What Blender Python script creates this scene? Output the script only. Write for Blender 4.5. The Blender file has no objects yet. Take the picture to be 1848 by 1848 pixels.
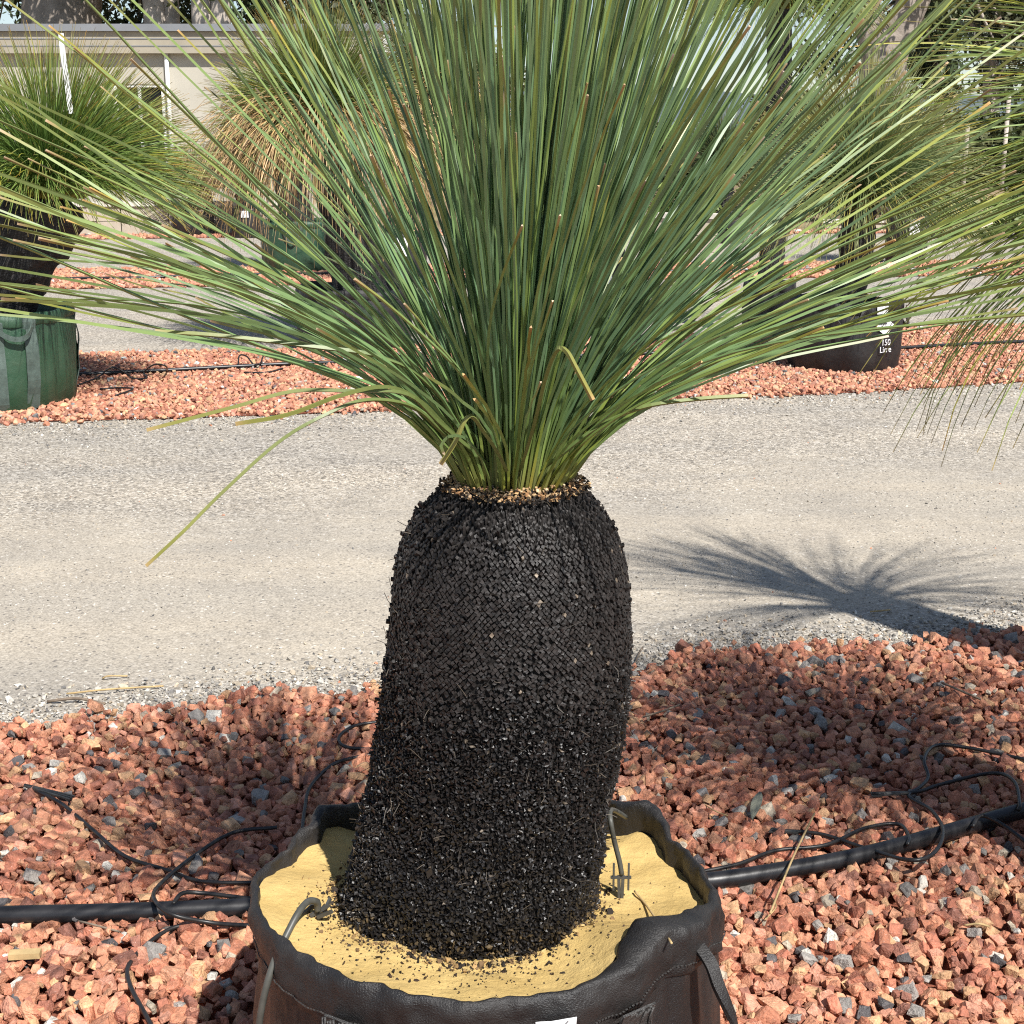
import bpy, bmesh, math, random
import numpy as np
from mathutils import Vector, Matrix, noise as mnoise

RAD = math.radians
rng = np.random.default_rng(7)
random.seed(7)
scene = bpy.context.scene
COL = scene.collection

# ------------------------------------------------------------------ camera
CAM_H, PITCH, FPX = 1.6, RAD(14.5), 2600.0
cam_d = bpy.data.cameras.new("camera")
cam = bpy.data.objects.new("camera", cam_d)
COL.objects.link(cam)
cam.location = (0, 0, CAM_H)
cam.rotation_euler = (math.pi / 2 - PITCH, 0, 0)
cam_d.sensor_width = 36.0
cam_d.lens = 36.0 * FPX / 1848.0
cam_d.clip_start = 0.05
cam_d.clip_end = 3000
scene.camera = cam

# ------------------------------------------------------------------ world, sun, exposure
SUN_AZ, SUN_EL = RAD(31), RAD(51)          # sun stands behind the camera, 31 degrees to its right
sun_dir = Vector((math.sin(SUN_AZ) * math.cos(SUN_EL), -math.cos(SUN_AZ) * math.cos(SUN_EL), math.sin(SUN_EL)))
world = bpy.data.worlds.new("World")
scene.world = world
world.use_nodes = True
wn = world.node_tree
bg = wn.nodes["Background"]
sky = wn.nodes.new("ShaderNodeTexSky")
sky.sky_type = 'NISHITA'
sky.sun_disc = False
sky.sun_elevation = SUN_EL
sky.sun_rotation = math.atan2(sun_dir.x, sun_dir.y)
sky.air_density = 1.0
sky.dust_density = 0.1
sky.ozone_density = 2.4
hsv = wn.nodes.new("ShaderNodeHueSaturation")      # the camera's daylight white balance
hsv.inputs["Saturation"].default_value = 0.80
wn.links.new(sky.outputs[0], hsv.inputs["Color"])
wn.links.new(hsv.outputs[0], bg.inputs[0])
bg.inputs[1].default_value = 0.072
sun_l = bpy.data.lights.new("sun", 'SUN')
sun_l.energy = 4.6
sun_l.angle = RAD(0.53)
sun_l.color = (1.0, 0.965, 0.91)
sun = bpy.data.objects.new("sun", sun_l)
COL.objects.link(sun)
sun.rotation_euler = sun_dir.to_track_quat('Z', 'Y').to_euler()
vs = scene.view_settings
vs.view_transform = 'Standard'
vs.look = 'None'
vs.gamma = 1.0
vs.exposure = 0.66
scene.cycles.max_bounces = 4
scene.cycles.diffuse_bounces = 3
scene.cycles.glossy_bounces = 2
scene.cycles.use_denoising = False
scene.cycles.filter_width = 1.15

# ------------------------------------------------------------------ pixel helpers (photo coordinates, 1848 wide)
def ray(px, py):
    x = (px - 924.0) / FPX
    u = -(py - 924.0) / FPX
    return np.array([x, math.cos(PITCH) + math.sin(PITCH) * u, -math.sin(PITCH) + math.cos(PITCH) * u])

def G(px, py, z=0.0):
    d = ray(px, py)
    t = (z - CAM_H) / d[2]
    return np.array([d[0] * t, d[1] * t, z])

def P(px, py, Y):
    d = ray(px, py)
    t = Y / d[1]
    return np.array([d[0] * t, Y, CAM_H + d[2] * t])

def project(p):
    p = np.asarray(p, float)
    y, z = p[..., 1], p[..., 2] - CAM_H
    dep = y * math.cos(PITCH) - z * math.sin(PITCH)
    up = y * math.sin(PITCH) + z * math.cos(PITCH)
    return 924 + FPX * p[..., 0] / dep, 924 - FPX * up / dep, dep

# ------------------------------------------------------------------ object helpers
def props(o, label=None, cat=None, group=None, kind=None):
    if label: o["label"] = label
    if cat: o["category"] = cat
    if group: o["group"] = group
    if kind: o["kind"] = kind
    return o

def empty(name, loc, label, cat, group=None):
    o = bpy.data.objects.new(name, None)
    COL.objects.link(o)
    o.location = Vector(loc)
    o.empty_display_size = 0.1
    return props(o, label, cat, group)

def set_parent(o, parent):
    if parent is not None:
        off = Vector((0, 0, 0))
        p = parent
        while p is not None:
            off = off + Vector(p.location)
            p = p.parent
        o.parent = parent
        o.location = -off          # meshes are written in world coordinates

def make_mesh(name, V, F, mat, col=None, smooth=False):
    V = np.asarray(V, np.float32).reshape(-1, 3)
    if not isinstance(F, list) or np.ndim(F[0]) == 1:
        F = [F]
    F = [np.asarray(f, np.int32) for f in F if len(f)]
    me = bpy.data.meshes.new(name)
    me.vertices.add(len(V))
    me.vertices.foreach_set("co", V.ravel())
    tot = sum(f.size for f in F)
    npoly = sum(len(f) for f in F)
    me.loops.add(tot)
    me.loops.foreach_set("vertex_index", np.concatenate([f.ravel() for f in F]))
    me.polygons.add(npoly)
    sizes = np.concatenate([np.full(len(f), f.shape[1], np.int32) for f in F])
    me.polygons.foreach_set("loop_start", np.concatenate([[0], np.cumsum(sizes)[:-1]]).astype(np.int32))
    me.polygons.foreach_set("use_smooth", np.full(npoly, bool(smooth)))
    me.update(calc_edges=True)
    if col is not None:
        a = me.color_attributes.new("Col", 'FLOAT_COLOR', 'POINT')
        c = np.ones((len(V), 4), np.float32)
        c[:, :3] = np.asarray(col, np.float32).reshape(-1, 3)
        a.data.foreach_set("color", c.ravel())
    if mat is not None:
        me.materials.append(mat)
    return me

def obj(name, V, F, mat, parent=None, col=None, smooth=False):
    me = make_mesh(name, V, F, mat, col, smooth)
    o = bpy.data.objects.new(name, me)
    COL.objects.link(o)
    set_parent(o, parent)
    return o

class MB:
    """collects boxes and other pieces into one mesh"""
    def __init__(s): s.V, s.Q, s.T, s.n = [], [], [], 0
    def add(s, V, Q=None, T=None):
        V = np.asarray(V, float).reshape(-1, 3)
        if Q is not None: s.Q.append(np.asarray(Q, int).reshape(-1, 4) + s.n)
        if T is not None: s.T.append(np.asarray(T, int).reshape(-1, 3) + s.n)
        s.V.append(V); s.n += len(V)
        return s
    def box(s, c, d, R=None):
        x, y, z = np.asarray(d, float) / 2
        v = np.array([[-x,-y,-z],[x,-y,-z],[x,y,-z],[-x,y,-z],[-x,-y,z],[x,-y,z],[x,y,z],[-x,y,z]])
        if R is not None: v = v @ np.asarray(R).T
        return s.add(v + np.asarray(c, float), [[0,3,2,1],[4,5,6,7],[0,1,5,4],[1,2,6,5],[2,3,7,6],[3,0,4,7]])
    def build(s, name, mat, parent=None, smooth=False, col=None):
        F = []
        if s.Q: F.append(np.concatenate(s.Q))
        if s.T: F.append(np.concatenate(s.T))
        return obj(name, np.concatenate(s.V), F, mat, parent, col, smooth)

def catmull(pts, n=8):
    pts = np.asarray(pts, float)
    p = np.vstack([2 * pts[0] - pts[1], pts, 2 * pts[-1] - pts[-2]])
    out = []
    for i in range(1, len(p) - 2):
        t = np.linspace(0, 1, n, endpoint=False)[:, None]
        a, b, c, d = p[i-1], p[i], p[i+1], p[i+2]
        out.append(0.5 * ((2*b) + (-a+c)*t + (2*a-5*b+4*c-d)*t**2 + (-a+3*b-3*c+d)*t**3))
    out.append(pts[-1:])
    return np.concatenate(out)

def tube_data(pts, r, sides=8):
    pts = np.asarray(pts, float)
    n = len(pts)
    r = np.broadcast_to(np.asarray(r, float), (n,))
    t = np.gradient(pts, axis=0)
    t /= np.linalg.norm(t, axis=1)[:, None] + 1e-12
    ref = np.array([0, 0, 1.0]) if abs(t[0, 2]) < 0.9 else np.array([1.0, 0, 0])
    N = np.zeros_like(pts)
    v = ref - t[0] * ref.dot(t[0]); v /= np.linalg.norm(v)
    for i in range(n):
        v = v - t[i] * v.dot(t[i]); v /= np.linalg.norm(v) + 1e-12
        N[i] = v
    B = np.cross(t, N)
    a = np.arange(sides) * 2 * math.pi / sides
    V = pts[:, None] + r[:, None, None] * (np.cos(a)[None, :, None] * N[:, None] + np.sin(a)[None, :, None] * B[:, None])
    V = V.reshape(-1, 3)
    i, j = np.meshgrid(np.arange(n - 1), np.arange(sides), indexing='ij')
    q = np.stack([i*sides+j, i*sides+(j+1) % sides, (i+1)*sides+(j+1) % sides, (i+1)*sides+j], -1).reshape(-1, 4)
    V = np.vstack([V, pts[0], pts[-1]])
    k = np.arange(sides); c0, c1 = n*sides, n*sides+1
    T = np.vstack([np.stack([np.full(sides, c0), (k+1) % sides, k], -1),
                   np.stack([np.full(sides, c1), (n-1)*sides+k, (n-1)*sides+(k+1) % sides], -1)])
    return V, q, T

def tube(name, pts, r, mat, parent=None, sides=8):
    V, q, T = tube_data(pts, r, sides)
    return obj(name, V, [q, T], mat, parent, smooth=True)

def ribbon_data(pts, width, thick, side):
    """flat strap along pts; side = direction across the strap"""
    pts = np.asarray(pts, float); n = len(pts)
    side = np.broadcast_to(np.asarray(side, float), (n, 3)).copy()
    t = np.gradient(pts, axis=0); t /= np.linalg.norm(t, axis=1)[:, None] + 1e-12
    side -= t * (side * t).sum(1)[:, None]; side /= np.linalg.norm(side, axis=1)[:, None] + 1e-12
    nn = np.cross(t, side)
    w, h = width / 2, thick / 2
    ring = np.stack([pts - side*w - nn*h, pts + side*w - nn*h, pts + side*w + nn*h, pts - side*w + nn*h], 1)
    V = ring.reshape(-1, 3)
    i, j = np.meshgrid(np.arange(n - 1), np.arange(4), indexing='ij')
    q = np.stack([i*4+j, i*4+(j+1) % 4, (i+1)*4+(j+1) % 4, (i+1)*4+j], -1).reshape(-1, 4)
    q = np.vstack([q, [[3, 2, 1, 0]], [[(n-1)*4, (n-1)*4+1, (n-1)*4+2, (n-1)*4+3]]])
    return V, q

def ribbon(name, pts, width, thick, side, mat, parent=None):
    V, q = ribbon_data(pts, width, thick, side)
    return obj(name, V, q, mat, parent)

def fnoise(p, sc=1.0, seed=0.0):
    p = np.asarray(p, float).reshape(-1, 3)
    return np.array([mnoise.noise(Vector((a[0]*sc+seed, a[1]*sc+seed*1.7, a[2]*sc-seed))) for a in p])

# ------------------------------------------------------------------ materials
class NT:
    def __init__(s, name):
        s.m = bpy.data.materials.new(name); s.m.use_nodes = True
        s.t = s.m.node_tree; s.b = s.t.nodes["Principled BSDF"]; s.out = s.t.nodes["Material Output"]
    def n(s, typ, **kw):
        nd = s.t.nodes.new("ShaderNode" + typ)
        for k, v in kw.items():
            if k in nd.inputs.keys() if isinstance(k, str) else False: nd.inputs[k].default_value = v
            else: setattr(nd, k, v)
        return nd
    def l(s, a, b): s.t.links.new(a, b)
    def coord(s, obj_space=False):
        if obj_space: return s.n("TexCoord").outputs["Object"]
        return s.n("NewGeometry").outputs["Position"]
    def noise(s, scale, detail=4, rough=0.55, vec=None):
        nd = s.n("TexNoise"); nd.inputs["Scale"].default_value = scale
        nd.inputs["Detail"].default_value = detail; nd.inputs["Roughness"].default_value = rough
        s.l(vec or s.coord(), nd.inputs["Vector"]); return nd.outputs["Fac"]
    def ramp(s, fac, stops, interp='LINEAR'):
        nd = s.n("ValToRGB"); e = nd.color_ramp; e.interpolation = interp
        while len(e.elements) < len(stops): e.elements.new(0.5)
        for el, (p, c) in zip(e.elements, stops):
            el.position = p; el.color = (*c, 1) if len(c) == 3 else c
        s.l(fac, nd.inputs[0]); return nd.outputs[0]
    def mix(s, fac, a, b, mode='MIX'):
        nd = s.n("MixRGB"); nd.blend_type = mode
        for i, v in enumerate((fac, a, b)):
            if isinstance(v, (int, float)): nd.inputs[i].default_value = v
            elif isinstance(v, tuple): nd.inputs[i].default_value = (*v, 1) if len(v) == 3 else v
            else: s.l(v, nd.inputs[i])
        return nd.outputs[0]
    def math(s, op, a, b=0.0):
        nd = s.n("Math"); nd.operation = op
        for i, v in enumerate((a, b)):
            if isinstance(v, (int, float)): nd.inputs[i].default_value = v
            else: s.l(v, nd.inputs[i])
        return nd.outputs[0]
    def attr(s):
        nd = s.n("Attribute"); nd.attribute_name = "Col"; return nd.outputs["Color"]
    def bump(s, h, strength=0.5, dist=0.01, prev=None):
        nd = s.n("Bump"); nd.inputs["Strength"].default_value = strength; nd.inputs["Distance"].default_value = dist
        s.l(h, nd.inputs["Height"])
        if prev is not None: s.l(prev, nd.inputs["Normal"])
        return nd.outputs[0]
    def fin(s, color, rough=0.7, spec=0.4, normal=None, metal=0.0):
        if isinstance(color, tuple): s.b.inputs["Base Color"].default_value = (*color, 1)
        else: s.l(color, s.b.inputs["Base Color"])
        if isinstance(rough, (int, float)): s.b.inputs["Roughness"].default_value = rough
        else: s.l(rough, s.b.inputs["Roughness"])
        s.b.inputs["Specular IOR Level"].default_value = spec
        s.b.inputs["Metallic"].default_value = metal
        if normal is not None: s.l(normal, s.b.inputs["Normal"])
        return s.m

def m_simple(name, col, rough=0.6, spec=0.4, var=0.25, scale=8.0, bscale=60.0, bstr=0.2, bdist=0.004, metal=0.0):
    k = NT(name)
    lo = tuple(c * (1 - var) for c in col); hi = tuple(min(1, c * (1 + var)) for c in col)
    c = k.ramp(k.noise(scale, 6, 0.62), [(0.3, lo), (0.7, hi)])
    nb = k.bump(k.noise(bscale, 4), bstr, bdist)
    return k.fin(c, rough, spec, nb, metal)

def m_road():
    k = NT("road_gravel")
    pos = k.coord()
    v = k.n("TexVoronoi"); v.feature = 'F1'; v.inputs["Scale"].default_value = 92.0; v.inputs["Randomness"].default_value = 1.0
    k.l(pos, v.inputs["Vector"])
    v2 = k.n("TexVoronoi"); v2.feature = 'F1'; v2.inputs["Scale"].default_value = 170.0
    k.l(pos, v2.inputs["Vector"])
    sep = k.n("SeparateColor"); k.l(v.outputs["Color"], sep.inputs[0])
    grain = k.ramp(sep.outputs[0], [(0.0, (0.08, 0.075, 0.07)), (0.18, (0.22, 0.205, 0.185)), (0.5, (0.39, 0.36, 0.315)), (0.8, (0.50, 0.46, 0.40)), (0.95, (0.68, 0.65, 0.60))])
    sep2 = k.n("SeparateColor"); k.l(v2.outputs["Color"], sep2.inputs[0])
    fine = k.ramp(sep2.outputs[1], [(0.0, (0.22, 0.195, 0.16)), (0.5, (0.41, 0.365, 0.30)), (1.0, (0.54, 0.49, 0.41))])
    big = k.noise(0.9, 5, 0.6)
    sx = k.n("SeparateXYZ"); k.l(pos, sx.inputs[0])
    across = k.math('SUBTRACT', sx.outputs[1], k.math('MULTIPLY', sx.outputs[0], 0.28))
    across = k.math('ADD', across, k.math('MULTIPLY', k.math('SUBTRACT', big, 0.5), 2.2))
    wear = k.ramp(k.math('DIVIDE', across, 10.0), [(0.40, (0, 0, 0)), (0.47, (1, 1, 1)), (0.60, (1, 1, 1)), (0.70, (0, 0, 0))])
    sandy = k.math('MULTIPLY', k.math('MAXIMUM', wear, k.ramp(big, [(0.55, (0, 0, 0)), (0.75, (0.8, 0.8, 0.8))])), 0.82)
    dust = k.mix(0.35, fine, (0.41, 0.385, 0.340))
    c = k.mix(sandy, k.mix(0.25, grain, fine), dust)
    mp = k.n("Mapping"); mp.inputs["Rotation"].default_value = (0, 0, -RAD(15)); mp.inputs["Scale"].default_value = (0.22, 1.5, 1.0)
    k.l(pos, mp.inputs["Vector"])
    track = k.ramp(k.noise(1.3, 4, 0.6, mp.outputs[0]), [(0.35, (0.88, 0.89, 0.91)), (0.65, (1.07, 1.05, 1.02))])
    c = k.mix(1.0, c, track, 'MULTIPLY')
    v3 = k.n("TexVoronoi"); v3.feature = 'F1'; v3.inputs["Scale"].default_value = 60.0
    k.l(pos, v3.inputs["Vector"])
    s3 = k.n("SeparateColor"); k.l(v3.outputs["Color"], s3.inputs[0])
    dk = k.math('MULTIPLY', k.math('LESS_THAN', s3.outputs[0], 0.10), k.math('LESS_THAN', v3.outputs["Distance"], 0.34))
    c = k.mix(k.math('MULTIPLY', dk, 0.75), c, (0.13, 0.12, 0.115))
    lt = k.math('MULTIPLY', k.math('GREATER_THAN', s3.outputs[1], 0.93), k.math('LESS_THAN', v3.outputs["Distance"], 0.34))
    c = k.mix(k.math('MULTIPLY', lt, 0.7), c, (0.66, 0.63, 0.58))
    tint = k.ramp(k.noise(2.3, 4), [(0.3, (0.89, 0.872, 0.850)), (0.7, (1.08, 1.05, 1.0))])
    c = k.mix(1.0, c, tint, 'MULTIPLY')
    h = k.math('MULTIPLY', k.math('SUBTRACT', 0.6, v.outputs["Distance"]), k.math('SUBTRACT', 1.15, sandy))
    nb = k.bump(h, 0.75, 0.006)
    nb = k.bump(k.noise(380, 3), 0.35, 0.002, nb)
    return k.fin(c, 0.88, 0.25, nb)

def m_attr(name, rough=0.7, spec=0.35, nscale=40.0, namt=0.35, bscale=200.0, bstr=0.4, bdist=0.002, speck=None):
    k = NT(name)
    c = k.attr()
    f = k.ramp(k.noise(nscale, 5, 0.65), [(0.25, (1 - namt,) * 3), (0.75, (1 + namt,) * 3)])
    c = k.mix(1.0, c, f, 'MULTIPLY')
    if speck:
        sp = k.ramp(k.noise(speck, 2, 0.5), [(0.66, (0, 0, 0)), (0.72, (1, 1, 1))])  # wet-looking sparkles painted into the colour as pale specks
        c = k.mix(k.math('MULTIPLY', sp, 0.5), c, (0.75, 0.62, 0.55))
    nb = k.bump(k.noise(bscale, 4), bstr, bdist)
    return k.fin(c, rough, spec, nb)

def m_fabric(name, col, rough=0.45, weave=900.0, dust=(0.20, 0.16, 0.12), dusty=0.35, spec=0.5):
    k = NT(name)
    pos = k.coord()
    w1 = k.n("TexWave"); w1.wave_type = 'BANDS'; w1.bands_direction = 'Z'; w1.inputs["Scale"].default_value = weave / 6.3
    w1.inputs["Distortion"].default_value = 1.0
    k.l(pos, w1.inputs["Vector"])
    w2 = k.n("TexWave"); w2.wave_type = 'BANDS'; w2.bands_direction = 'X'; w2.inputs["Scale"].default_value = weave / 6.3
    k.l(pos, w2.inputs["Vector"])
    h = k.math('MULTIPLY', w1.outputs["Fac"], w2.outputs["Fac"])
    d = k.ramp(k.noise(7.0, 8, 0.7), [(0.42, (0, 0, 0)), (0.72, (1, 1, 1))])
    d2 = k.ramp(k.noise(140.0, 3, 0.7), [(0.60, (0, 0, 0)), (0.70, (1, 1, 1))])
    c = k.mix(k.math('MULTIPLY', d, dusty), col, dust)
    c = k.mix(k.math('MULTIPLY', d2, dusty * 0.5), c, dust)
    nb = k.bump(h, 0.25, 0.0008)
    nb = k.bump(k.noise(28.0, 5, 0.6), 0.35, 0.008, nb)
    nb = k.bump(k.noise(380.0, 3, 0.6), 0.8, 0.0022, nb)
    r = k.math('ADD', rough, k.math('MULTIPLY', d, 0.25))
    return k.fin(c, r, spec, nb)

MAT = {}
MAT['road'] = m_road()
MAT['earth'] = m_simple("earth", (0.22, 0.165, 0.10), 0.95, 0.1, 0.45, 0.6, 20, 0.5, 0.02)
MAT['bed'] = m_simple("bed_base", (0.24, 0.085, 0.052), 0.95, 0.15, 0.5, 30, 90, 0.9, 0.02)
MAT['stone'] = m_attr("crushed_red_stone", 0.72, 0.35, 70, 0.45, 170, 0.9, 0.006, speck=420)
MAT['farstone'] = m_attr("far_red_stone", 0.8, 0.3, 40, 0.3, 100, 0.4, 0.003)
MAT['pebble'] = m_attr("grey_pebble", 0.75, 0.35, 90, 0.25, 300, 0.4, 0.001)
MAT['leaf'] = m_attr("grass_tree_leaf", 0.42, 0.45, 14, 0.14, 220, 0.12, 0.0006)
MAT['bleaf'] = m_attr("far_grass_tree_leaf", 0.5, 0.4, 6, 0.2, 50, 0.0, 0.001)
MAT['scale'] = m_attr("leaf_base_scale", 0.55, 0.4, 70, 0.4, 500, 0.5, 0.001)
MAT['resin'] = m_attr("resin_black_leaf_base", 0.38, 0.5, 70, 0.4, 500, 0.5, 0.001)
MAT['core'] = m_simple("trunk_core", (0.012, 0.010, 0.009), 0.75, 0.3, 0.4, 40, 160, 0.9, 0.006)
MAT['btrunk'] = m_simple("charred_trunk", (0.022, 0.020, 0.019), 0.62, 0.45, 0.5, 30, 75, 1.0, 0.02)
MAT['crumb'] = m_attr("crumbs", 0.85, 0.3, 90, 0.3, 300, 0.3, 0.001)
MAT['bag'] = m_fabric("black_bag_fabric", (0.0145, 0.0135, 0.0135), 0.40, dust=(0.085, 0.07, 0.06), dusty=0.22)
MAT['bag_far'] = m_fabric("far_black_bag_fabric", (0.015, 0.0145, 0.0155), 0.42, 250.0, dusty=0.08)
MAT['bag_green'] = m_fabric("green_bag_fabric", (0.024, 0.072, 0.038), 0.36, 250.0, dust=(0.11, 0.14, 0.09), dusty=0.25)
MAT['strap_green'] = m_simple("green_strap", (0.075, 0.105, 0.09), 0.55, 0.4, 0.25, 30, 220, 0.6, 0.003)
MAT['strap'] = m_simple("woven_strap", (0.05, 0.048, 0.046), 0.42, 0.6, 0.6, 160, 420, 0.8, 0.003)
MAT['pipe'] = m_simple("poly_pipe", (0.016, 0.0155, 0.017), 0.38, 0.5, 0.35, 12, 40, 0.15, 0.003)
MAT['drip'] = m_simple("drip_tube", (0.018, 0.017, 0.017), 0.40, 0.5, 0.3, 20, 60, 0.1, 0.002)
MAT['drip_grey'] = m_simple("worn_drip_tube", (0.075, 0.075, 0.065), 0.45, 0.5, 0.35, 25, 60, 0.1, 0.002)
MAT['stake'] = m_simple("stake_plastic", (0.06, 0.06, 0.056), 0.5, 0.45, 0.3, 40, 120, 0.3, 0.001)
MAT['paper'] = m_simple("white_label", (0.80, 0.80, 0.80), 0.5, 0.4, 0.04, 20, 100, 0.05, 0.001)
MAT['ink'] = m_simple("ink", (0.09, 0.09, 0.10), 0.6, 0.3, 0.1)
MAT['straw'] = m_simple("dry_straw", (0.46, 0.33, 0.16), 0.7, 0.3, 0.25, 40)
MAT['twig'] = m_simple("twig", (0.20, 0.155, 0.115), 0.8, 0.2, 0.3, 40)
MAT['gumleaf'] = m_simple("dry_gum_leaf", (0.20, 0.20, 0.15), 0.6, 0.3, 0.25, 40)
MAT['soil'] = m_simple("potting_soil", (0.035, 0.027, 0.02), 0.95, 0.1, 0.5, 40, 90, 0.9, 0.02)
MAT['wall'] = m_simple("building_wall", (0.47, 0.44, 0.37), 0.8, 0.25, 0.06, 1.5, 60, 0.1, 0.003)
MAT['fascia'] = m_simple("fascia_board", (0.36, 0.32, 0.25), 0.7, 0.3, 0.12, 2.0, 60, 0.1, 0.003)
MAT['roof'] = m_simple("roof_sheet", (0.22, 0.23, 0.245), 0.75, 0.2, 0.12, 1.0, 30, 0.1, 0.003)
MAT['white'] = m_simple("white_paint", (0.78, 0.77, 0.74), 0.5, 0.4, 0.05, 3.0)
MAT['glass'] = m_simple("dark_glass", (0.012, 0.013, 0.014), 0.25, 0.15, 0.3, 0.7, 5, 0.02, 0.002)
MAT['block'] = m_simple("limestone_block", (0.46, 0.405, 0.32), 0.95, 0.1, 0.10, 9.0, 40, 0.05, 0.004)
MAT['cap'] = m_simple("wall_cap", (0.62, 0.58, 0.51), 0.9, 0.1, 0.12, 3.0, 30, 0.12, 0.006)
MAT['gum'] = m_simple("pale_gum_bark", (0.46, 0.40, 0.34), 0.85, 0.2, 0.35, 2.2, 14, 0.6, 0.03)
MAT['gumgrey'] = m_simple("grey_gum_bark", (0.30, 0.255, 0.215), 0.85, 0.2, 0.4, 2.2, 14, 0.7, 0.03)
MAT['treeleaf'] = m_attr("gum_leaf", 0.5, 0.4, 2.0, 0.2, 50, 0.0, 0.001)
MAT['hill'] = m_simple("far_hill", (0.12, 0.15, 0.16), 0.95, 0.1, 0.2, 0.05, 1, 0.1, 0.1)

def m_sand():
    k = NT("yellow_sand")
    c = k.ramp(k.noise(11, 6, 0.6), [(0.3, (0.49, 0.340, 0.125)), (0.7, (0.63, 0.455, 0.185))])
    g = k.ramp(k.noise(700, 2), [(0.3, (0.84, 0.82, 0.78)), (0.7, (1.1, 1.1, 1.1))])
    c = k.mix(1.0, c, g, 'MULTIPLY')
    d = k.ramp(k.noise(60, 5, 0.7), [(0.64, (0, 0, 0)), (0.72, (1, 1, 1))])
    c = k.mix(k.math('MULTIPLY', d, 0.45), c, (0.20, 0.13, 0.06))
    nb = k.bump(k.noise(45, 6, 0.65), 0.6, 0.01)
    nb = k.bump(k.noise(800, 2), 0.35, 0.0015, nb)
    return k.fin(c, 0.92, 0.2, nb)
MAT['sand'] = m_sand()

# ------------------------------------------------------------------ ground, road, red gravel beds
def sheet(name, pts, z, mat, kind="structure"):
    """flat polygon, earclipped by bmesh"""
    bm = bmesh.new()
    vs_ = [bm.verts.new((p[0], p[1], z)) for p in pts]
    bm.faces.new(vs_)
    bmesh.ops.triangulate(bm, faces=bm.faces[:])
    bmesh.ops.recalc_face_normals(bm, faces=bm.faces[:])
    for f in bm.faces:
        if f.normal.z < 0: f.normal_flip()
    me = bpy.data.meshes.new(name); bm.to_mesh(me); bm.free()
    me.materials.append(mat)
    o = bpy.data.objects.new(name, me); COL.objects.link(o)
    return props(o, kind=kind)

sheet("ground", [(-700, -60), (700, -60), (700, 900), (-700, 900)], -0.008, MAT['earth'])
sheet("road", [(-40, -12), (40, -12), (40, 26.5), (-40, 26.5)], 0.0, MAT['road'])

def edge_px(pts):
    return np.array([G(a, b)[:2] for a, b in pts])
A_far = edge_px([(-700, 1388), (-300, 1352), (0, 1322), (150, 1303), (300, 1292), (450, 1268), (600, 1256), (800, 1245), (1000, 1232), (1150, 1215), (1260, 1188), (1400, 1176), (1550, 1172), (1700, 1166), (1848, 1138), (2300, 1095), (2900, 1045)])
B_near = edge_px([(-900, 806), (-400, 782), (0, 764), (300, 757), (640, 745), (900, 734), (1200, 722), (1500, 712), (1848, 690), (2300, 668), (2900, 640)])
B_far = edge_px([(-900, 672), (0, 645), (140, 641), (560, 632), (1000, 617), (1617, 595), (1848, 588), (2400, 572), (2900, 560)])
C_near = edge_px([(-900, 541), (0, 524), (430, 517), (1000, 507), (1600, 500), (1848, 497), (2600, 490)])
C_far = edge_px([(-900, 500), (0, 489), (430, 484), (1000, 478), (1848, 472), (2600, 467)])
D_near = edge_px([(-900, 446), (0, 435), (470, 428), (1000, 424), (1848, 420), (2600, 416)])

def between(near, far, x, y):
    return (y > np.interp(x, near[:, 0], near[:, 1])) & (y < np.interp(x, far[:, 0], far[:, 1]))

A_near = np.array([[-4.0, -0.6], [5.5, 2.1]])
def bed_sheet(name, near, far, z):
    return sheet(name, list(map(tuple, near)) + list(map(tuple, far[::-1])), z, MAT['bed'])
bedA = bed_sheet("red_gravel_bed", A_near, A_far, 0.006)
bedB = bed_sheet("red_gravel_bed", B_near, B_far, 0.006)
bedC = bed_sheet("red_gravel_bed", C_near, C_far, 0.006)
D_far = np.array([[-14, 26.3], [14, 26.3]])
bedD = bed_sheet("red_gravel_bed", D_near, D_far, 0.006)

def hull_variants(n, npts, seed, flat=0.75):
    r = np.random.default_rng(seed)
    out = []
    for _ in range(n):
        if npts == 0:      # crushed chip: a jittered block with broken corners
            g = np.array([[i, j, k] for i in (-1, 1) for j in (-1, 1) for k in (-1, 1)], float)
            p = g * r.uniform(0.38, 0.88, (8, 3))
            q = r.normal(size=(9, 3)); q /= np.linalg.norm(q, axis=1)[:, None]
            p = np.vstack([p, q * r.uniform(0.85, 1.05, (9, 1))])
        else:
            p = r.normal(size=(npts, 3)); p /= np.linalg.norm(p, axis=1)[:, None]
            p *= r.uniform(0.8, 1.08, (npts, 1))
        p *= np.array([1.0, r.uniform(0.62, 0.95), r.uniform(0.45, flat)])
        bm = bmesh.new()
        for q in p: bm.verts.new(q)
        res = bmesh.ops.convex_hull(bm, input=bm.verts[:])
        bmesh.ops.delete(bm, geom=[v for v in bm.verts if not v.link_faces], context='VERTS')
        bmesh.ops.triangulate(bm, faces=bm.faces[:])
        bmesh.ops.recalc_face_normals(bm, faces=bm.faces[:])
        bm.verts.index_update()
        V = np.array([v.co[:] for v in bm.verts]); F = np.array([[v.index for v in f.verts] for f in bm.faces])
        bm.free()
        out.append((V, F))
    return out

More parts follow.
